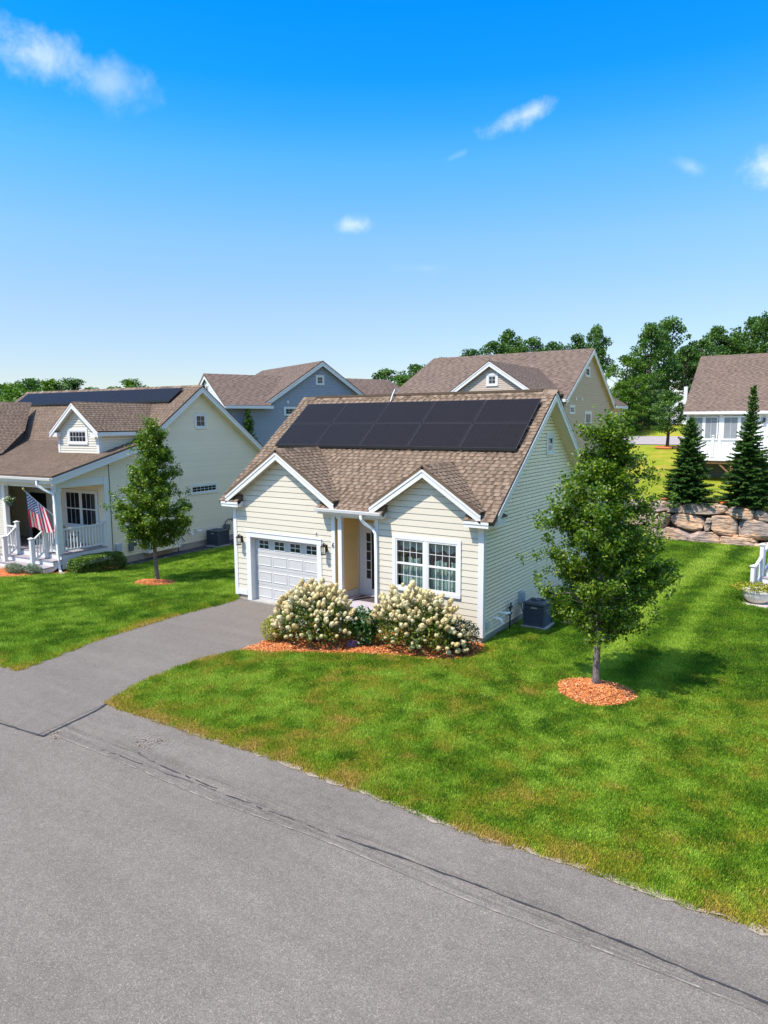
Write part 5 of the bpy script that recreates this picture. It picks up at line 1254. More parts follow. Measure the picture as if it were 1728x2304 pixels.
def pear_tree(loc, label, H_, z0, prof, lobes, seed, nprim=84, leaf=.074, trunk_r=.085, lean=(0, 0)):
    rs = np.random.RandomState(seed); root = empty('pear_tree', loc, 0, label, 'tree')
    tm = MB(); zs = np.linspace(-.12, H_*.93, 16)
    tp_ = [(lean[0]*z+.03*sin(z*1.3+seed), lean[1]*z+.03*cos(z*1.1+seed), z) for z in zs]
    tr_ = [trunk_r*(1-.9*(z/H_)) if z > .25 else trunk_r*(1+(.25-z)*.9) for z in zs]; tm.tube(tp_, tr_, 10)
    def tpos(z): return np.array([np.interp(z, zs, [p[i] for p in tp_]) for i in range(3)])
    pz = [p[0] for p in prof]; pr = [p[1] for p in prof]
    tw = []
    for i in range(nprim):
        f = (i+.5)/nprim; zs_ = z0-.05+(H_*.86-z0)*f**1.05; a = i*2.39996+rs.uniform(-.4, .4)
        zt_ = min(H_-.05, zs_+rs.uniform(-.05, 1.15)*(1-.4*f)); R = np.interp(zt_, pz, pr)*rs.uniform(.55, 1.08)
        for (la, lz, lr, ls) in lobes:
            da = math.atan2(sin(a-la), cos(a-la)); R += lr*math.exp(-(da/.45)**2-((zt_-lz)/ls)**2)
        s0 = tpos(zs_); e = tpos(zt_)+np.array([cos(a)*R, sin(a)*R, 0]); mid = (s0+e)/2+np.array([0, 0, -.12*R])
        path = [tuple((1-t)**2*s0+2*t*(1-t)*mid+t*t*e) for t in np.linspace(0, 1, 7)]
        tm.tube(path, [max(.004, .026*(1-.8*f)*(1-t*.85)) for t in np.linspace(0, 1, 7)], 5, caps=False)
        n = int(7+15*R)
        for j in range(n):
            t = .22+.78*rs.rand()**.75; p = (1-t)**2*s0+2*t*(1-t)*mid+t*t*e
            d = rs.randn(3); d[2] = abs(d[2])*.9; d /= np.linalg.norm(d); L = rs.uniform(.12, .42)*(1.15-.5*t)
            q = p+d*L+np.array([cos(a), sin(a), 0])*.06; tw.append((p, q))
            if rs.rand() < .35: tm.tube([tuple(p), tuple(q)], [.006, .002], 4, caps=False)
    for j in range(nprim*7):
        z = z0-.05+(H_-.25-z0)*rs.rand()**1.1; a = rs.rand()*6.28; R = np.interp(z, pz, pr)*(1+.20*sin(a*3+z*2.3+seed)+.15*sin(a*5-z*4.1)); R += sum(lr*math.exp(-(math.atan2(sin(a-la), cos(a-la))/.4)**2-((z-lz)/ls)**2) for la, lz, lr, ls in lobes)
        rr = R*rs.rand()**.45*rs.uniform(.8, 1.03); p = tpos(min(z, H_*.9))+np.array([cos(a)*rr, sin(a)*rr, (z-min(z, H_*.9))]); d = np.array([cos(a)*.5, sin(a)*.5, .8])+rs.randn(3)*.4; tw.append((p, p+d*rs.uniform(.1, .28)))
    for j in range(60):
        z = rs.uniform(H_*.72, H_); p = tpos(min(z, H_*.93)); rr = np.interp(z, pz, pr)*rs.rand(); a = rs.rand()*6.28; tw.append((p, p+np.array([cos(a)*rr, sin(a)*rr, max(0, z-H_*.93)])))
    C = []
    TW = np.array([q for p, q in tw]); vn = fbm(TW[:, 0]*1.1+TW[:, 2]*.6+seed*5, TW[:, 1]*1.1+TW[:, 2]*1.5, 1.25, seed+70, 3); rad_ = np.hypot(TW[:, 0], TW[:, 1])/np.maximum(.2, np.interp(TW[:, 2], pz, pr))
    tw = [t_ for t_, v_, r_ in zip(tw, vn, rad_) if v_ > (.30 if seed == 3 else .22)+.17*np.clip(r_, 0, 1.1)]
    for p, q in tw:
        k_ = rs.randint(22, 38); t = rs.rand(k_)**.7; C.append(p+(q-p)*t[:, None]+rs.randn(k_, 3)*.058)
    C = np.concatenate(C); C = C[C[:, 2] > z0-.15]
    V = leaf_quads(C, leaf, .62, .25, .5, rs)
    # reddish new growth only high and outside
    r = rs.rand(len(C))*.86; r += .18*(rs.rand(len(C)) < .12)
    tm.build('trunk', M_bark, root, smooth=True)
    np_quads('crown', V, r, L_pear, root)
    return root
prR = [(.9, .4), (1.3, .8), (1.8, 1.15), (2.4, 1.36), (3.1, 1.48), (3.8, 1.45), (4.4, 1.15), (4.9, .75), (5.3, .5), (5.8, .42), (6.3, .18)]
pear_tree((12.47, -1.38, -.05), 'large pear tree with glossy leaves on the front lawn right of the house', 6.08, 1.12, prR, [(.58, 2.6, .55, .32), (.58+PI, 3.2, .15, .6)], 3, lean=(.02, .012))
prL = [(1.1, .35), (1.6, .8), (2.2, 1.22), (2.8, 1.38), (3.3, 1.25), (3.8, .95), (4.4, .78), (5.0, .62), (5.6, .38), (6.1, .12)]
pear_tree((TL[0], TL[1], hz(*TL)), 'smaller pear tree in the lawn between the two cream houses', 6.15, 1.35, prL, [(.58, 2.75, .5, .45), (.58+PI, 2.6, .22, .5)], 8, nprim=74, leaf=.082)

def spruce(loc, H_, R, label, seed, leanj=.0, open_=1.0, mat=L_spruce, pw=.85):
    rs = np.random.RandomState(seed); root = empty('spruce_tree', loc, rs.rand()*6, label, 'tree')
    tm = MB(); tm.tube([(0, 0, -.2), (0, 0, H_*.5), (.02, 0, H_)], [.09*H_/5, .05*H_/5, .008], 7)
    V = []; z = .18; 
    while z < H_*.985:
        f = z/H_; rad = R*(1-f)**pw*rs.uniform(.82, 1.12)+.06; nb = int(8+9*(1-f)*open_)
        for b in range(nb):
            a = rs.rand()*6.28; L = rad*rs.uniform(.7, 1.12); dr_ = (.12-.35*(1-f)) if f < .75 else .5
            P0 = np.array([0, 0, z]); P1 = np.array([cos(a)*L, sin(a)*L, z+dr_*L+.10*L])
            if f > .6: P1[2] += .25*L
            if rs.rand() < .5: tm.tube([tuple(P0), tuple(P1)], [.012, .003], 3, caps=False)
            z_j = rs.uniform(-.06, .06); P0 = P0+np.array([0, 0, z_j]); P1 = P1+np.array([0, 0, z_j*1.5+rs.uniform(-.08, .08)*L]); m_ = max(3, int(L/.07))
            for j in range(m_):
                t = (j+.6)/m_; p = P0+(P1-P0)*t-np.array([0, 0, .10*L*sin(PI*t)*(1-f)]); w = .07+.22*(1-t)*L
                for s_ in (-1, 1):
                    d = np.array([cos(a)*.75-s_*sin(a)*.8, sin(a)*.75+s_*cos(a)*.8, rs.uniform(-.45, .4)]); d /= np.linalg.norm(d); ll = w*rs.uniform(.7, 1.2); q = p+d*ll
                    n_ = np.array([0, 0, 1.])+rs.randn(3)*.8; sd_ = np.cross(d, n_); sd_ /= np.linalg.norm(sd_); sd_ *= .045
                    V.append([p-sd_, p+sd_, q+sd_*.5, q-sd_*.5])
                    sd2 = np.cross(d, sd_); sd2 = sd2/np.linalg.norm(sd2)*.04; V.append([p-sd2, p+sd2, q+sd2*.5, q-sd2*.5])
        z += rs.uniform(.09, .15)*max(.8, H_/5)
    tm.build('trunk', M_bark2, root); V = np.array(V)
    np_quads('crown', V, np.clip(rs.rand(len(V))*.75+.2*(V[:, 2, 2]/H_)**3, 0, 1), mat, root); return root
spruce((10.42, 20.7, hz(10.42, 20.7)), 4.1, 1.35, 'shorter bushy spruce on top of the boulder wall, left of the taller one', 5, pw=.8)
spruce((13.05, 20.8, hz(13.05, 20.8)), 5.75, 1.5, 'taller spruce with a thin pointed top beside the white deck', 6, pw=1.3)
spruce((13.9, 21.3, hz(13.9, 21.3)), 1.6, .8, 'low spruce at the right edge above the boulder wall', 16)
spruce((-15.2, 16.3, -.1), 6.9, 1.5, 'spruce standing in front of the blue house wall', 7, pw=.9)

def round_tree_mesh(seed, leaf=.3, nc=60, per=110, z0=.2, shape=1.0):
    """tree of height 10, crown radius about 3"""
    rs = np.random.RandomState(seed); tm = MB(); 
    tp_ = [(.0, 0, -.6), (.1*rs.randn(), .1*rs.randn(), 3), (.25*rs.randn(), .25*rs.randn(), 7), (.2*rs.randn(), .2*rs.randn(), 9.2)]
    tm.tube(tp_, [.26, .19, .1, .03], 8); C = []; R = []
    for i in range(nc):
        z = 10*(z0+(1-z0)*((i+rs.rand())/nc)); f = (z/10-z0)/(1-z0); rad = 3.0*shape*(max(0, math.sin(PI*min(1, .12+.88*f**.8)))**.6)*rs.uniform(.35, 1.05)
        a = rs.rand()*6.28; c = np.array([cos(a)*rad, sin(a)*rad, min(z, 9.7)]); br_ = rs.uniform(.45, 1.05)
        s0 = np.array([tp_[1][0]*z/4, tp_[1][1]*z/4, max(1.5, z-rad*.7)]); tm.tube([tuple(s0), tuple(c)], [.06, .015], 4, caps=False)
        n = int(per*(br_/.8)**2); d = rs.randn(n, 3); d /= np.linalg.norm(d, axis=1)[:, None]; d[:, 2] *= .65
        C.append(c+d*br_*(rs.rand(n, 1)**.4)); R.append(np.full(n, rs.rand()*.5)+rs.rand(n)*.5)
    C = np.concatenate(C); R = np.concatenate(R); V = leaf_quads(C, leaf, .75, .3, .2, rs)
    return tm, V, R
variants = []
M_dummy = None
for i, (sd_, z0_, sh_) in enumerate(((11, .22, 1.0), (12, .12, 1.15), (13, .3, .85), (14, .05, 1.2), (15, .35, .95))):
    tm, V, Rn = round_tree_mesh(sd_, .25, 66, 110, z0_, sh_)
    o1 = tm.build('trunk', M_bark2); o1m = o1.data; bpy.data.objects.remove(o1)
    variants.append((o1m, np_quads('crown', V, Rn, L_far, link=False), np_quads('crown', V, Rn, L_bright, link=False)))
def far_tree(x, y, top, var, label, bright=False, wide=1.0, name='tree', group=None):
    zb_ = hz(x, y); s_ = (top-zb_)/10; root = empty(name, (x, y, zb_), random.random()*6.28, label, 'tree', group); root.scale = (s_*wide, s_*wide, s_)
    for nm, me_ in (('trunk', variants[var][0]), ('crown', variants[var][2 if bright else 1])):
        o = bpy.data.objects.new(nm, me_); COL.objects.link(o); o.parent = root
    return root
FT = [  # x, y, top z, variant, bright, wide, label
 (-47.21, 15.92, 9.3, 1, 0, 1.3, 'leftmost bushy tree behind the neighbour roof'),
 (-49.38, 19.28, 9.4, 3, 1, 1.3, 'bright green tree behind the left end of the neighbour solar panels'),
 (-51.13, 22.91, 10.3, 0, 0, 1.2, 'dark treetop over the second neighbour solar panel'),
 (-47.55, 22.88, 10.0, 1, 1, 1.3, 'light green treetop over the third neighbour solar panel'),
 (-51.23, 27.64, 10.4, 3, 0, 1.3, 'rounded treetop above the middle of the neighbour ridge'),
 (-42.25, 16.79, 8.6, 3, 1, 1.3, 'low light green tree just above the neighbour roof corner'),
 (-61.94, 39.74, 10.4, 2, 0, 1.1, 'small dark treetop just left of the lone round treetop on the neighbour ridge'),
 (-58.40, 39.68, 11.2, 3, 1, 1.35, 'lone round treetop above the right end of the neighbour ridge'),
 (-21.71, 42.30, 11.0, 1, 0, 1.25, 'dark tree left of the tan house roof'),
 (-17.15, 38.12, 9.9, 3, 1, 1.2, 'yellow green tree touching the left slope of the tan roof'),
 (-22.26, 49.12, 12.0, 0, 0, 1.1, 'treetop at the left corner of the tan ridge'),
 (-19.61, 50.86, 12.6, 2, 0, 1.1, 'low treetop peeping over the left part of the tan ridge'),
 (-18.06, 54.28, 13.6, 3, 0, 1.05, 'broad treetop over the middle of the tan ridge'),
 (-15.51, 58.36, 16.0, 2, 0, .75, 'tallest narrow treetop over the middle of the tan ridge'),
 (-15.96, 55.66, 14.6, 0, 0, .9, 'treetop left of the tallest one over the tan ridge'),
 (-12.41, 58.01, 14.9, 1, 0, .85, 'rounded treetop over the right part of the tan ridge'),
 (-9.82, 57.31, 14.3, 0, 0, .8, 'small treetop between two taller ones over the tan ridge'),
 (-9.07, 62.60, 15.4, 3, 0, .75, 'treetop just left of the peak of the tan roof'),
 (-7.87, 65.79, 16.6, 4, 0, .65, 'airy treetop just above the peak of the tan roof'),
 (-1.72, 55.47, 12.2, 3, 1, 1.1, 'yellow green tree right of the tan gable'),
 (-1.38, 53.30, 9.6, 1, 1, 1.15, 'low light green tree at the end of the tan house'),
 (-2.67, 69.21, 17.0, 0, 0, .9, 'tall dark oak right of the tan house, left one of two'),
 (-1.96, 76.86, 18.3, 4, 0, .85, 'tall dark oak left of the deck house roof, right one of two'),
 (-0.79, 60.87, 10.2, 3, 0, 1.2, 'dense dark green tree behind the young tree on the bank'),
 (-0.89, 72.78, 9.2, 1, 0, 1.1, 'low dark tree beside the small white house'),
 (1.69, 76.88, 15.6, 0, 0, .9, 'oak rising over the left end of the deck house ridge'),
 (2.69, 82.32, 17.6, 2, 0, .9, 'oak with an open crown over the deck house ridge'),
 (4.35, 85.81, 17.0, 1, 0, .8, 'oak behind the middle of the deck house ridge'),
 (6.10, 89.36, 19.4, 0, 0, .9, 'oak with the highest crown over the deck house ridge'),
 (8.48, 86.14, 19.2, 3, 0, .8, 'dense oak at the right edge over the deck house ridge'),
 (10.52, 89.88, 18.4, 4, 0, .8, 'oak beyond the deck house at the far right'),
 (-1.73, 59.06, 10.7, 3, 0, 1.2, 'leafy tree filling the gap right of the tan house'),
 (-0.22, 56.46, 7.5, 3, 0, 1.3, 'dark low thicket tree behind the bank lawn'),
 (0.87, 58.37, 7.1, 1, 0, 1.4, 'dark low thicket tree next to the back road'),
 (0.69, 73.82, 14.4, 3, 0, 1.0, 'mid height tree between the tall oaks and the deck house roof'),
 (-3.92, 65.99, 10.8, 1, 0, 1.1, 'dark tree filling the skyline right beside the tan gable peak'),
 (-25.01, 56.89, 12.4, 3, 0, 1.1, 'low dark treetop just right of the left corner of the tan ridge'),
 (-16.77, 64.71, 15.0, 3, 0, 0.9, 'dark treetop tucked behind the tallest one over the tan ridge'),
 (-51.63, 29.77, 9.6, 1, 0, 1.2, 'low treetop at the right end of the far left tree line'),
 (-54.61, 23.02, 9.9, 0, 1, 1.2, 'light treetop left of the second solar panel of the neighbour'),
 (3.65, 82.96, 16.2, 3, 0, 1.0, 'dense low oak between two taller crowns over the deck house'),
]
for (D_, c_, top, v_, b_, w_, lb) in FT:
    far_tree(D_, c_, top, v_, lb, bool(b_), w_)
# young tree on the bank
far_tree(5.15, 42.0, 8.1, 2, 'young dark green tree in a mulch circle beside the back road', False, 1.25)
# far wooded hills behind everything as one low mass
V = []
rs = np.random.RandomState(4)
n = 26000; ang = rs.uniform(-1.25, 1.25, n)-yaw; dd = rs.uniform(120, 190, n); xx = CAMX+np.sin(ang)*dd; yy_ = CAMY+np.cos(ang)*dd
top = 4.8+3.6*fbm(xx, yy_, .03, 60); zz = top*rs.uniform(.75, 1.0, n)+rs.rand(n)*.8
V = leaf_quads(np.stack([xx, yy_, zz], -1), 2.0, .8, .4, 0, rs); tag(np_quads('distant_woods', V, rs.rand(n), L_far), 'low line of distant woods beyond the houses', 'woods', kind='stuff')

# ---------------- bushes
def blob_bush(name, loc, rx, ry, h, n, leaf, mat, label, cat='shrub', seed=1, z0=.0, aspect=.5, boxy=False, rnd0=0, power=.35, twigs=True):
    rs = np.random.RandomState(seed); root = empty(name, loc, 0, label, cat)
    d = rs.randn(n, 3); d /= np.linalg.norm(d, axis=1)[:, None]
    r = rs.rand(n, 1)**power; lump = 1+.18*(fbm(d[:, 0]*2+5, d[:, 1]*2+d[:, 2]*2+seed, 1.3, seed)-.5)[:, None]*2
    if boxy:
        d = rs.rand(n, 3)*2-1; ax_ = rs.choice(3, n, p=[.3, .25, .45]); dep = 1-.22*rs.rand(n)**2; sg = np.sign(rs.rand(n)-.5); sg[ax_ == 2] = 1
        d[np.arange(n), ax_] = sg*dep; q_ = np.linalg.norm(d*[.9, .9, .9], axis=1); d = d*np.where(q_ > 1.18, 1.18/q_, 1)[:, None]; r = np.ones((n, 1)); lump = 1+.06*(fbm(d[:, 0]*3+5, d[:, 1]*3+d[:, 2]*2, 1.3, seed)-.5)[:, None]*2
    C = d*r*lump*np.array([rx, ry, h/2*1.0]); C[:, 2] += h/2+z0; C = C[C[:, 2] > .02]
    V = leaf_quads(C, leaf, aspect, .5, 0, rs)
    if twigs:
        m = MB()
        for i in range(14):
            a = rs.rand()*6.28; rr = rs.uniform(.3, .8); m.tube([(0, 0, -.03), (cos(a)*rx*rr*.5, sin(a)*ry*rr*.5, h*.4), (cos(a)*rx*rr, sin(a)*ry*rr, h*.8)], [.012, .008, .003], 4, caps=False)
        m.build('stems', M_bark2, root)
    np_quads('foliage', V, np.clip(rs.rand(len(C))+rnd0, 0, 1), mat, root); return root
def flower_mesh(seed):
    rs = np.random.RandomState(seed); n = 95
    d = rs.randn(n, 3); d /= np.linalg.norm(d, axis=1)[:, None]; d[:, 2] = d[:, 2]
    P = d*np.array([.052, .052, .072])*(1-.25*np.clip(d[:, 2:3], 0, 1))*rs.uniform(.85, 1.06, (n, 1))
    t = np.cross(d, rs.randn(n, 3)); t /= np.linalg.norm(t, axis=1)[:, None]; s_ = np.cross(d, t); L = .019
    V = np.stack([P-t*L, P+s_*L, P+t*L, P-s_*L], 1)+d[:, None, :]*.004*rs.randn(n, 1, 1)
    return np_quads('flower_head', V, rs.rand(n), M_flower, link=False)
FM = [flower_mesh(20+i) for i in range(5)]
def hydrangea(loc, rx, ry, h, nf, label, seed):
    rs = np.random.RandomState(seed); root = empty('hydrangea_bush', loc, 0, label, 'flowering bush'); m = MB()
    for i in range(40):
        a = rs.rand()*6.28; rr = rs.rand()**.5; m.tube([(rr*cos(a)*.15, rr*sin(a)*.15, -.03), (cos(a)*rx*rr*.55, sin(a)*ry*rr*.55, h*.45), (cos(a)*rx*rr*.95, sin(a)*ry*rr*.95, h*(.93-.45*rr*rr))], [.011, .008, .004], 4, caps=False)
    m.build('stems', M_bark2, root)
    n = 5200; a = rs.rand(n)*6.28; rr = rs.rand(n)**.55; zt = h*np.sqrt(np.clip(1-rr**2.4, 0, 1))*.9+.08; zlo = .12+.42*h*rr**2*.4; z = zlo+(zt-zlo)*rs.rand(n)**.6
    C = np.stack([np.cos(a)*rx*rr, np.sin(a)*ry*rr, z], -1); V = leaf_quads(C, .085, .55, .5, .3, rs)
    np_quads('foliage', V, rs.rand(n)*.9, L_hyd, root)
    k_ = 0; pts = []
    while len(pts) < nf and k_ < nf*40:
        k_ += 1; a = rs.rand()*6.28; rr = min(1.08, rs.rand()**.42*1.06); lump = 1+.10*sin(a*3+seed)+.06*sin(a*7)
        z = h*math.sqrt(max(0, 1-min(1, rr/1.08)**2.3))*lump*rs.uniform(.88, 1.04)+.10+.12*rs.rand()
        if rr > .95: z = rs.uniform(.14, .62)*h
        p = np.array([cos(a)*rx*rr*lump, sin(a)*ry*rr*lump, z])
        if all(((p-q)**2).sum() > .078**2 for q in pts): pts.append(p)
    for p in pts:
        o = bpy.data.objects.new('flower_head', FM[rs.randint(5)]); COL.objects.link(o); o.parent = root; o.location = p
        out = Vector((p[0]/rx, p[1]/ry, p[2]/h*1.1+.2)).normalized(); o.rotation_euler = (out.to_track_quat('Z', 'Y') @ Matrix.Rotation(rs.rand()*6, 3, 'Z').to_quaternion()).to_euler(); s_ = rs.uniform(.82, 1.38)*(.85+.3*rs.rand()); o.scale = (s_*rs.uniform(.85, 1.15), s_, s_*rs.uniform(.85, 1.45))
    return root
hydrangea((5.12, -2.2, -.03), 1.2, .86, 1.34, 296, 'cream flowering hydrangea bush on the left, beside the driveway', 1)
hydrangea((7.72, -1.25, -.03), 1.25, .78, 1.34, 290, 'cream flowering hydrangea bush on the right, under the big window', 2)
blob_bush('golden_shrub', (4.2, -2.72, -.04), .42, .42, .72, 2600, .05, L_yel, 'small golden green shrub at the driveway corner of the mulch bed', seed=3)
blob_bush('leafy_plant', (6.42, -1.75, -.04), .42, .36, 1.05, 1300, .10, L_green, 'fresh green leafy plant between the two hydrangea bushes', 'plant', seed=4)
blob_bush('dark_shrub', (8.85, -.92, -.04), .52, .46, .92, 2600, .06, L_dark, 'dark green shrub at the right end of the mulch bed near the corner board', seed=5)
blob_bush('purple_flowers', (6.3, -2.1, -.03), .16, .14, .22, 260, .035, L_purple, 'tiny mauve flowers at the front of the mulch bed between the bushes', 'flowers', seed=6, twigs=False)
blob_bush('white_flowers', (6.25, -1.05, -.03), .5, .25, .62, 900, .045, L_white, 'low white flowers behind the leafy plant beside the entry step', 'flowers', seed=7)
x, y = lwor(.82, 1.0)
hd = blob_bush('boxwood_hedge', (x, y, hz(x, y)-.02), .46, 1.12, .74, 15000, .06, L_box, 'clipped boxwood hedge along the side of the neighbour porch', 'hedge', seed=8, boxy=True, power=.18)
hd.rotation_euler = (0, 0, LH[2]-.12)
x, y = lwor(-1.2, -1.25); blob_bush('lavender_plant', (x, y, hz(x, y)), .55, .3, .42, 1500, .10, L_lav, 'grey green lavender clump in front of the porch steps, left one', 'plant', seed=9, aspect=.18)
x, y = lwor(-.45, -1.0); blob_bush('lavender_plant', (x, y, hz(x, y)), .5, .3, .42, 1500, .10, L_lav, 'grey green lavender clump in front of the porch steps, right one', 'plant', seed=10, aspect=.18)
x, y = lwor(-4.15, -.55); blob_bush('round_shrub', (x, y, hz(x, y)), .5, .45, .85, 2200, .05, L_box, 'round shrub at the left edge beside the porch steps', seed=11)
x, y = lwor(-1.55, -2.0); blob_bush('dark_round_shrub', (x, y, hz(x, y)-.1), .25, .22, .3, 700, .04, leaf_mat('burgundy_leaves', [(0, (.03, .008, .012)), (1, (.10, .03, .04))]), 'low burgundy plant at the left edge by the walkway', 'plant', seed=12)
# bowl plants
rs = np.random.RandomState(5); n = 900; a = rs.rand(n)*6.28; rr = rs.rand(n)**.5*.56; C = np.stack([np.cos(a)*rr*1.1-.14*(rr > .3), np.sin(a)*rr, .40+.24*(1-(rr/.62)**2)*rs.rand(n)+.03], -1)
np_quads('plants', leaf_quads(C, .075, .6, .6, .2, rs), rs.rand(n), L_yel, PT)

# ------------------------------------------------------------------ air conditioners
def ac_unit(loc, rz, w, h, label):
    root = empty('air_conditioner', loc, rz, label, 'air conditioner'); hw = w/2
    m = MB(); m.box(-hw-.07, hw+.07, -hw-.07, hw+.07, -.06, .05); m.build('pad', M_conc, root)
    m = MB(); m.box(-hw+.02, hw-.02, -hw+.02, hw-.02, .06, h-.05); m.build('coil', M_acin, root)
    m = MB()
    for sx in (-1, 1):
        for sy in (-1, 1): m.box(sx*hw-.025, sx*hw+.025, sy*hw-.025, sy*hw+.025, .05, h)
    m.box(-hw-.01, hw+.01, -hw-.01, hw+.01, .05, .10)
    n = 24; rr = hw*.72
    for k_ in range(n):
        a0, a1 = 2*PI*k_/n, 2*PI*(k_+1)/n
        def sq(a): c_, s_ = cos(a), sin(a); q = (hw+.015)/max(abs(c_), abs(s_)); return (c_*q, s_*q)
        P0, P1 = sq(a0), sq(a1)
        m.poly([(rr*cos(a0), rr*sin(a0), h+.035), (P0[0], P0[1], h+.0), (P1[0], P1[1], h+.0), (rr*cos(a1), rr*sin(a1), h+.035)])
        m.poly([(P0[0], P0[1], h-.06), (P1[0], P1[1], h-.06), (P1[0], P1[1], h), (P0[0], P0[1], h)])
        m.poly([(rr*cos(a0), rr*sin(a0), h+.035), (rr*cos(a1), rr*sin(a1), h+.035), (rr*.95*cos(a1), rr*.95*sin(a1), h-.05), (rr*.95*cos(a0), rr*.95*sin(a0), h-.05)])
    m.build('cabinet', M_acgrey, root)
    m = MB()
    for k_ in range(14):
        z = .12+k_*(h-.2)/14
        for s_ in (-1, 1):
            m.hexa([(-hw+.02, s_*(hw-.02), z), (hw-.02, s_*(hw-.02), z), (hw-.02, s_*(hw+.008), z-.018), (-hw+.02, s_*(hw+.008), z-.018), (-hw+.02, s_*(hw-.02), z+.012), (hw-.02, s_*(hw-.02), z+.012), (hw-.02, s_*(hw+.008), z-.008), (-hw+.02, s_*(hw+.008), z-.008)])
            m.hexa([(s_*(hw-.02), -hw+.02, z), (s_*(hw-.02), hw-.02, z), (s_*(hw+.008), hw-.02, z-.018), (s_*(hw+.008), -hw+.02, z-.018), (s_*(hw-.02), -hw+.02, z+.012), (s_*(hw-.02), hw-.02, z+.012), (s_*(hw+.008), hw-.02, z-.008), (s_*(hw+.008), -hw+.02, z-.008)])
    m.build('louvre', M_acgrey, root, kind='stuff')
    m = MB()
    for k_ in range(7): r2 = rr*(k_+1)/7; m.tube([(r2*cos(a), r2*sin(a), h+.03) for a in np.linspace(0, 2*PI, 17)], .004, 4, caps=False)
    m.lathe([(.08, h+.0), (.08, h+.045), (0, h+.05)], (0, 0, 0), 12)
    for k_ in range(4): a = k_*PI/2+.5; m.bar((0, 0, h-.02), (rr*.9*cos(a), rr*.9*sin(a), h-.03), .13, .01)
    m.build('fan_grille', M_acgrey, root)
    m = MB(); m.box(-.09, .09, -hw-.025, -hw-.018, h-.16, h-.11); m.build('badge', M_steel, root)
    return root
ac_unit((9.68, 2.36, -.02), 0, .60, .72, 'dark grey air conditioner standing by the shaded side wall of the main house')
x, y = lwor(.62, 8.35); ac_unit((x, y, hz(x, y)+.06), LH[2], .74, .80, 'dark grey air conditioner on gravel beside the neighbour house')

# ------------------------------------------------------------------ flag on the porch column
FG = empty('flag', (*lwor(-.1, -.1), 2.15), 0, 'american flag hanging from a slanted pole on the porch column', 'flag')
def fw(u, v, z): x, y = lwor(u, v); return Vector((x-FG.location.x, y-FG.location.y, z-FG.location.z))
A = fw(-.12, -.11, 2.15); Tp = fw(-.62, -1.0, 3.26)
m = MB(); m.tube([A, Tp], [.014, .012], 7); m.build('pole', M_white, FG)
m = MB(); m.tube([Tp, Tp+(Tp-A).normalized()*.07], [.03, .03], 8); m.lathe([(.0, .0), (.04, .02), (.045, .05), (.03, .08), (0, .09)], tuple(Tp+(Tp-A).normalized()*.04), 10); m.build('finial', simple('gold_ball', (.6, .45, .15), .3, metal=.8), FG)
m = MB(); m.box(A.x-.05, A.x+.05, A.y-.03, A.y+.08, A.z-.1, A.z+.06); m.build('bracket', M_white, FG)
ns, ntt = 40, 56; verts = []; sv = []; tv = []
h0 = A+(Tp-A)*.95; h1 = A+(Tp-A)*.30
e0 = fw(-.98, -.62, 1.74); e1 = fw(.22, -.42, 1.52)
nrm_ = (Vector((CAMX, CAMY, 0))-Vector(FG.location)).normalized(); nrm_.z = 0
for i in range(ns+1):
    s_ = i/ns; P0 = h0+(h1-h0)*s_; P1 = e0+(e1-e0)*s_
    for j in range(ntt+1):
        t = j/ntt; p = P0+(P1-P0)*t; p += Vector((0, 0, -.10*sin(PI*t)*(1-s_)))
        p += nrm_*(.075*t**.7*sin(s_*15+t*1.4)+.03*t*sin(s_*33+2)); p += Vector((.04*t*sin(s_*15), 0, .05*t*t*sin(s_*8)))
        verts.append(tuple(p)); sv.append(s_); tv.append(t)
fc = [(i*(ntt+1)+j, i*(ntt+1)+j+1, (i+1)*(ntt+1)+j+1, (i+1)*(ntt+1)+j) for i in range(ns) for j in range(ntt)]
me = bpy.data.meshes.new('flag_cloth'); me.from_pydata(verts, [], fc); me.polygons.foreach_set('use_smooth', [True]*len(fc))
for nm, vv_ in (('fs', sv), ('ft', tv)): a = me.attributes.new(nm, 'FLOAT', 'POINT'); a.data.foreach_set('value', vv_)
k = Mat('flag_print'); s_ = k.attr('fs'); t_ = k.attr('ft')
stripe = k.math('LESS_THAN', k.math('MODULO', k.math('MULTIPLY', s_, 13), 2), 1)
col = k.mix(stripe, (.80, .78, .78), (.62, .03, .06))
cant = k.math('MULTIPLY', k.math('LESS_THAN', s_, 7/13), k.math('LESS_THAN', t_, .42))
cx_ = k.math('MULTIPLY', t_, 12/.42); cy_ = k.math('MULTIPLY', s_, 10*13/7)
rx_ = k.math('ROUND', cx_); ry_ = k.math('ROUND', cy_)
par = k.math('LESS_THAN', k.math('MODULO', k.math('ADD', rx_, ry_), 2), .5)
dx_ = k.math('SUBTRACT', cx_, rx_); dy_2 = k.math('SUBTRACT', cy_, ry_)
dist = k.math('SQRT', k.math('ADD', k.math('MULTIPLY', dx_, dx_), k.math('MULTIPLY', dy_2, dy_2)))
inn = k.math('MULTIPLY', k.math('GREATER_THAN', rx_, .5), k.math('MULTIPLY', k.math('LESS_THAN', rx_, 11.5), k.math('MULTIPLY', k.math('GREATER_THAN', ry_, .5), k.math('LESS_THAN', ry_, 9.5))))
star = k.math('MULTIPLY', k.math('MULTIPLY', par, inn), k.math('LESS_THAN', dist, .48))
blue = k.mix(star, (.02, .06, .24), (.8, .8, .82)); col = k.mix(cant, col, blue)
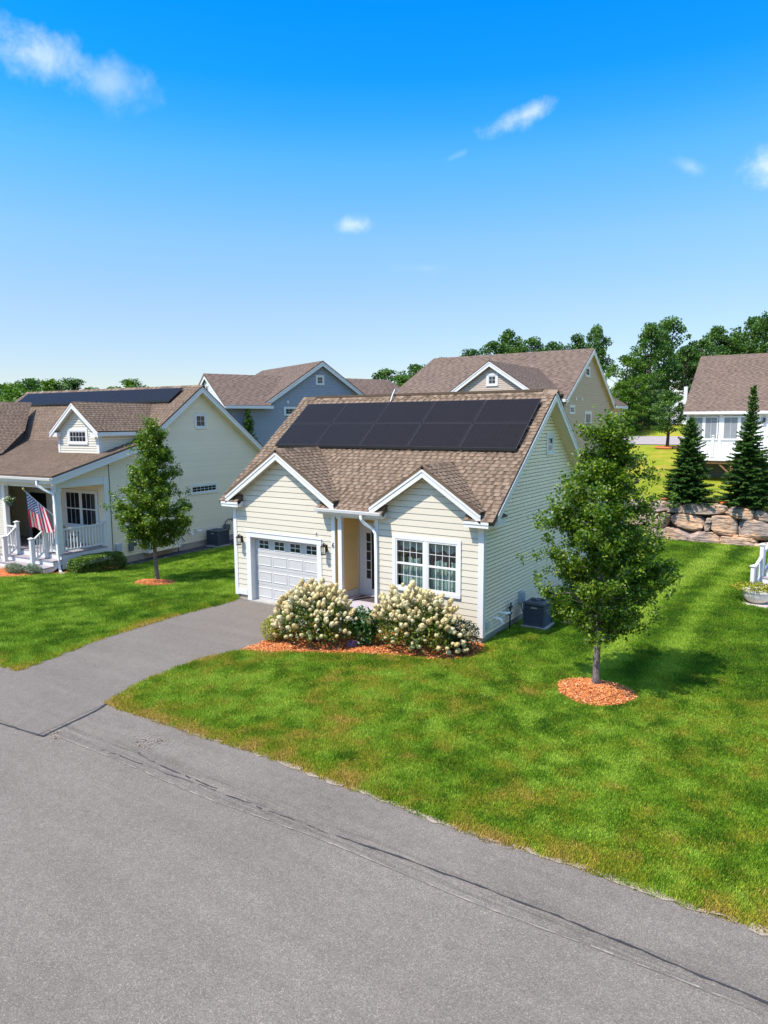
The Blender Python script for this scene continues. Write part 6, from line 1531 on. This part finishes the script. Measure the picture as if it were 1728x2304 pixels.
k.base(col); k.rough(.8); tl = k.n('ShaderNodeBsdfTranslucent'); k.l(col, tl.inputs[0]); mx = k.n('ShaderNodeMixShader'); mx.inputs[0].default_value = .35; k.l(k.b.outputs[0], mx.inputs[1]); k.l(tl.outputs[0], mx.inputs[2]); k.l(mx.outputs[0], k.out.inputs[0])
me.materials.append(k.m); fo = bpy.data.objects.new('flag_cloth', me); COL.objects.link(fo); fo.parent = FG

# hanging flower basket at the left porch column
x, y = lwor(-2.95, -.14); HB = empty('hanging_basket', (x, y, 2.42), 0, 'hanging basket of white flowers beside the left porch column', 'plant basket')
m = MB(); m.lathe([(.0, 0), (.09, .01), (.15, .14), (.16, .22), (.0, .20)], (0, 0, 0), 14); m.build('basket', simple('green_plastic', (.05, .09, .08), .5), HB)
m = MB()
for a in (0, 2.1, 4.2): m.tube([(.15*cos(a), .15*sin(a), .2), (0, 0, .62)], .004, 4)
m.tube([(0, 0, .62), (0, 0, .86), (-.28, .05, .98)], .006, 4); m.build('hanger', M_black, HB)
rs = np.random.RandomState(2); n = 420; d = rs.randn(n, 3); d /= np.linalg.norm(d, axis=1)[:, None]; C = d*rs.rand(n, 1)**.4*np.array([.24, .24, .15]); C[:, 2] += .27
np_quads('foliage', leaf_quads(C, .06, .6, .4, 0, rs), rs.rand(n), L_green, HB); np_quads('flowers', leaf_quads(C[:150]*np.array([1.06, 1.06, 1.02]), .05, .9, .4, 0, rs), rs.rand(150), L_white, HB)
# porch pots and chair
for (u, v, lb) in ((-3.05, 1.2, 'small potted plant on the porch beside the front door'),):
    x, y = lwor(u, v); q_ = empty('potted_plant', (x, y, .62), 0, lb, 'plant'); m = MB(); m.lathe([(0, 0), (.10, 0), (.13, .22), (.0, .2)], (0, 0, 0), 12); m.build('pot', M_terracotta, q_)
    rs = np.random.RandomState(2); C = rs.randn(260, 3)*.09; C[:, 2] += .36; np_quads('foliage', leaf_quads(C, .07, .5, .5, 0, rs), rs.rand(260), L_green, q_)
x, y = lwor(-1.3, 1.35); CH = empty('porch_chair', (x, y, .625), LH[2]+PI, 'grey slatted chair on the porch behind the side railing', 'chair')
Mch = simple('grey_chair', (.16, .17, .19), .5)
m = MB(); m.box(-.27, .27, -.25, .25, .38, .42); m.build('seat', Mch, CH)
for sx in (-1, 1):
    for yy in (-.23, .23): m = MB(); m.box(sx*.25-.02, sx*.25+.02, yy-.02, yy+.02, 0, .4 if yy < 0 else .42); m.build('leg', Mch, CH)
    m = MB(); m.box(sx*.27-.03, sx*.27+.03, -.25, .27, .58, .61); m.box(sx*.27-.02, sx*.27+.02, -.24, -.2, .42, .58); m.build('armrest', Mch, CH)
for i in range(5): m = MB(); m.bar((-.2+.1*i, .24, .42), (-.2+.1*i, .36, .95), .07, .02, (0, 1, 0)); m.build('back_slat', Mch, CH)
# stone by the hedge
boul = boulder(None, *(lambda p: (p[0]-.16, p[0]+.16))(lwor(.5, -.45)), hz(*lwor(.5, -.45))-.04, hz(*lwor(.5, -.45))+.09, lwor(.5, -.45)[1]-.1, .24, 77); boul.name = 'edging_stone'; tag(boul, 'small reddish stone at the mulch edge below the porch downspout', 'stone')

# pieces that are boards or fittings of their own become objects of their own
def split_loose(o):
    me = o.data; par = list(range(len(me.vertices)))
    def fd(a):
        while par[a] != a: par[a] = par[par[a]]; a = par[a]
        return a
    for e in me.edges:
        a, b = fd(e.vertices[0]), fd(e.vertices[1])
        if a != b: par[a] = b
    gr = {}
    for p in me.polygons: gr.setdefault(fd(p.vertices[0]), []).append(tuple(p.vertices))
    if len(gr) < 2: return
    for fs in list(gr.values())[1:]:
        m = MB(); ids = {}
        for f_ in fs:
            for v_ in f_:
                if v_ not in ids: ids[v_] = len(m.v); m.v.append(tuple(me.vertices[v_].co))
            m.f.append(tuple(ids[v_] for v_ in f_)); m.r.append(.5)
        m.build(o.name.split('.')[0], me.materials[0], o.parent)
    fs = list(gr.values())[0]; m = MB(); ids = {}
    for f_ in fs:
        for v_ in f_:
            if v_ not in ids: ids[v_] = len(m.v); m.v.append(tuple(me.vertices[v_].co))
        m.f.append(tuple(ids[v_] for v_ in f_)); m.r.append(.5)
    n_ = m.build('tmp', me.materials[0], o.parent); o.data = n_.data; bpy.data.objects.remove(n_)
for o in list(S.objects):
    if o.type == 'MESH' and o.name.split('.')[0] in ('drip_trim', 'foundation', 'interior_partition', 'vent_cover', 'dormer_trim', 'gutter', 'white_trim', 'cable_box', 'eave_return', 'corner_board', 'vent_pipe', 'wall_core', 'door_panes', 'deck_beam'): split_loose(o)
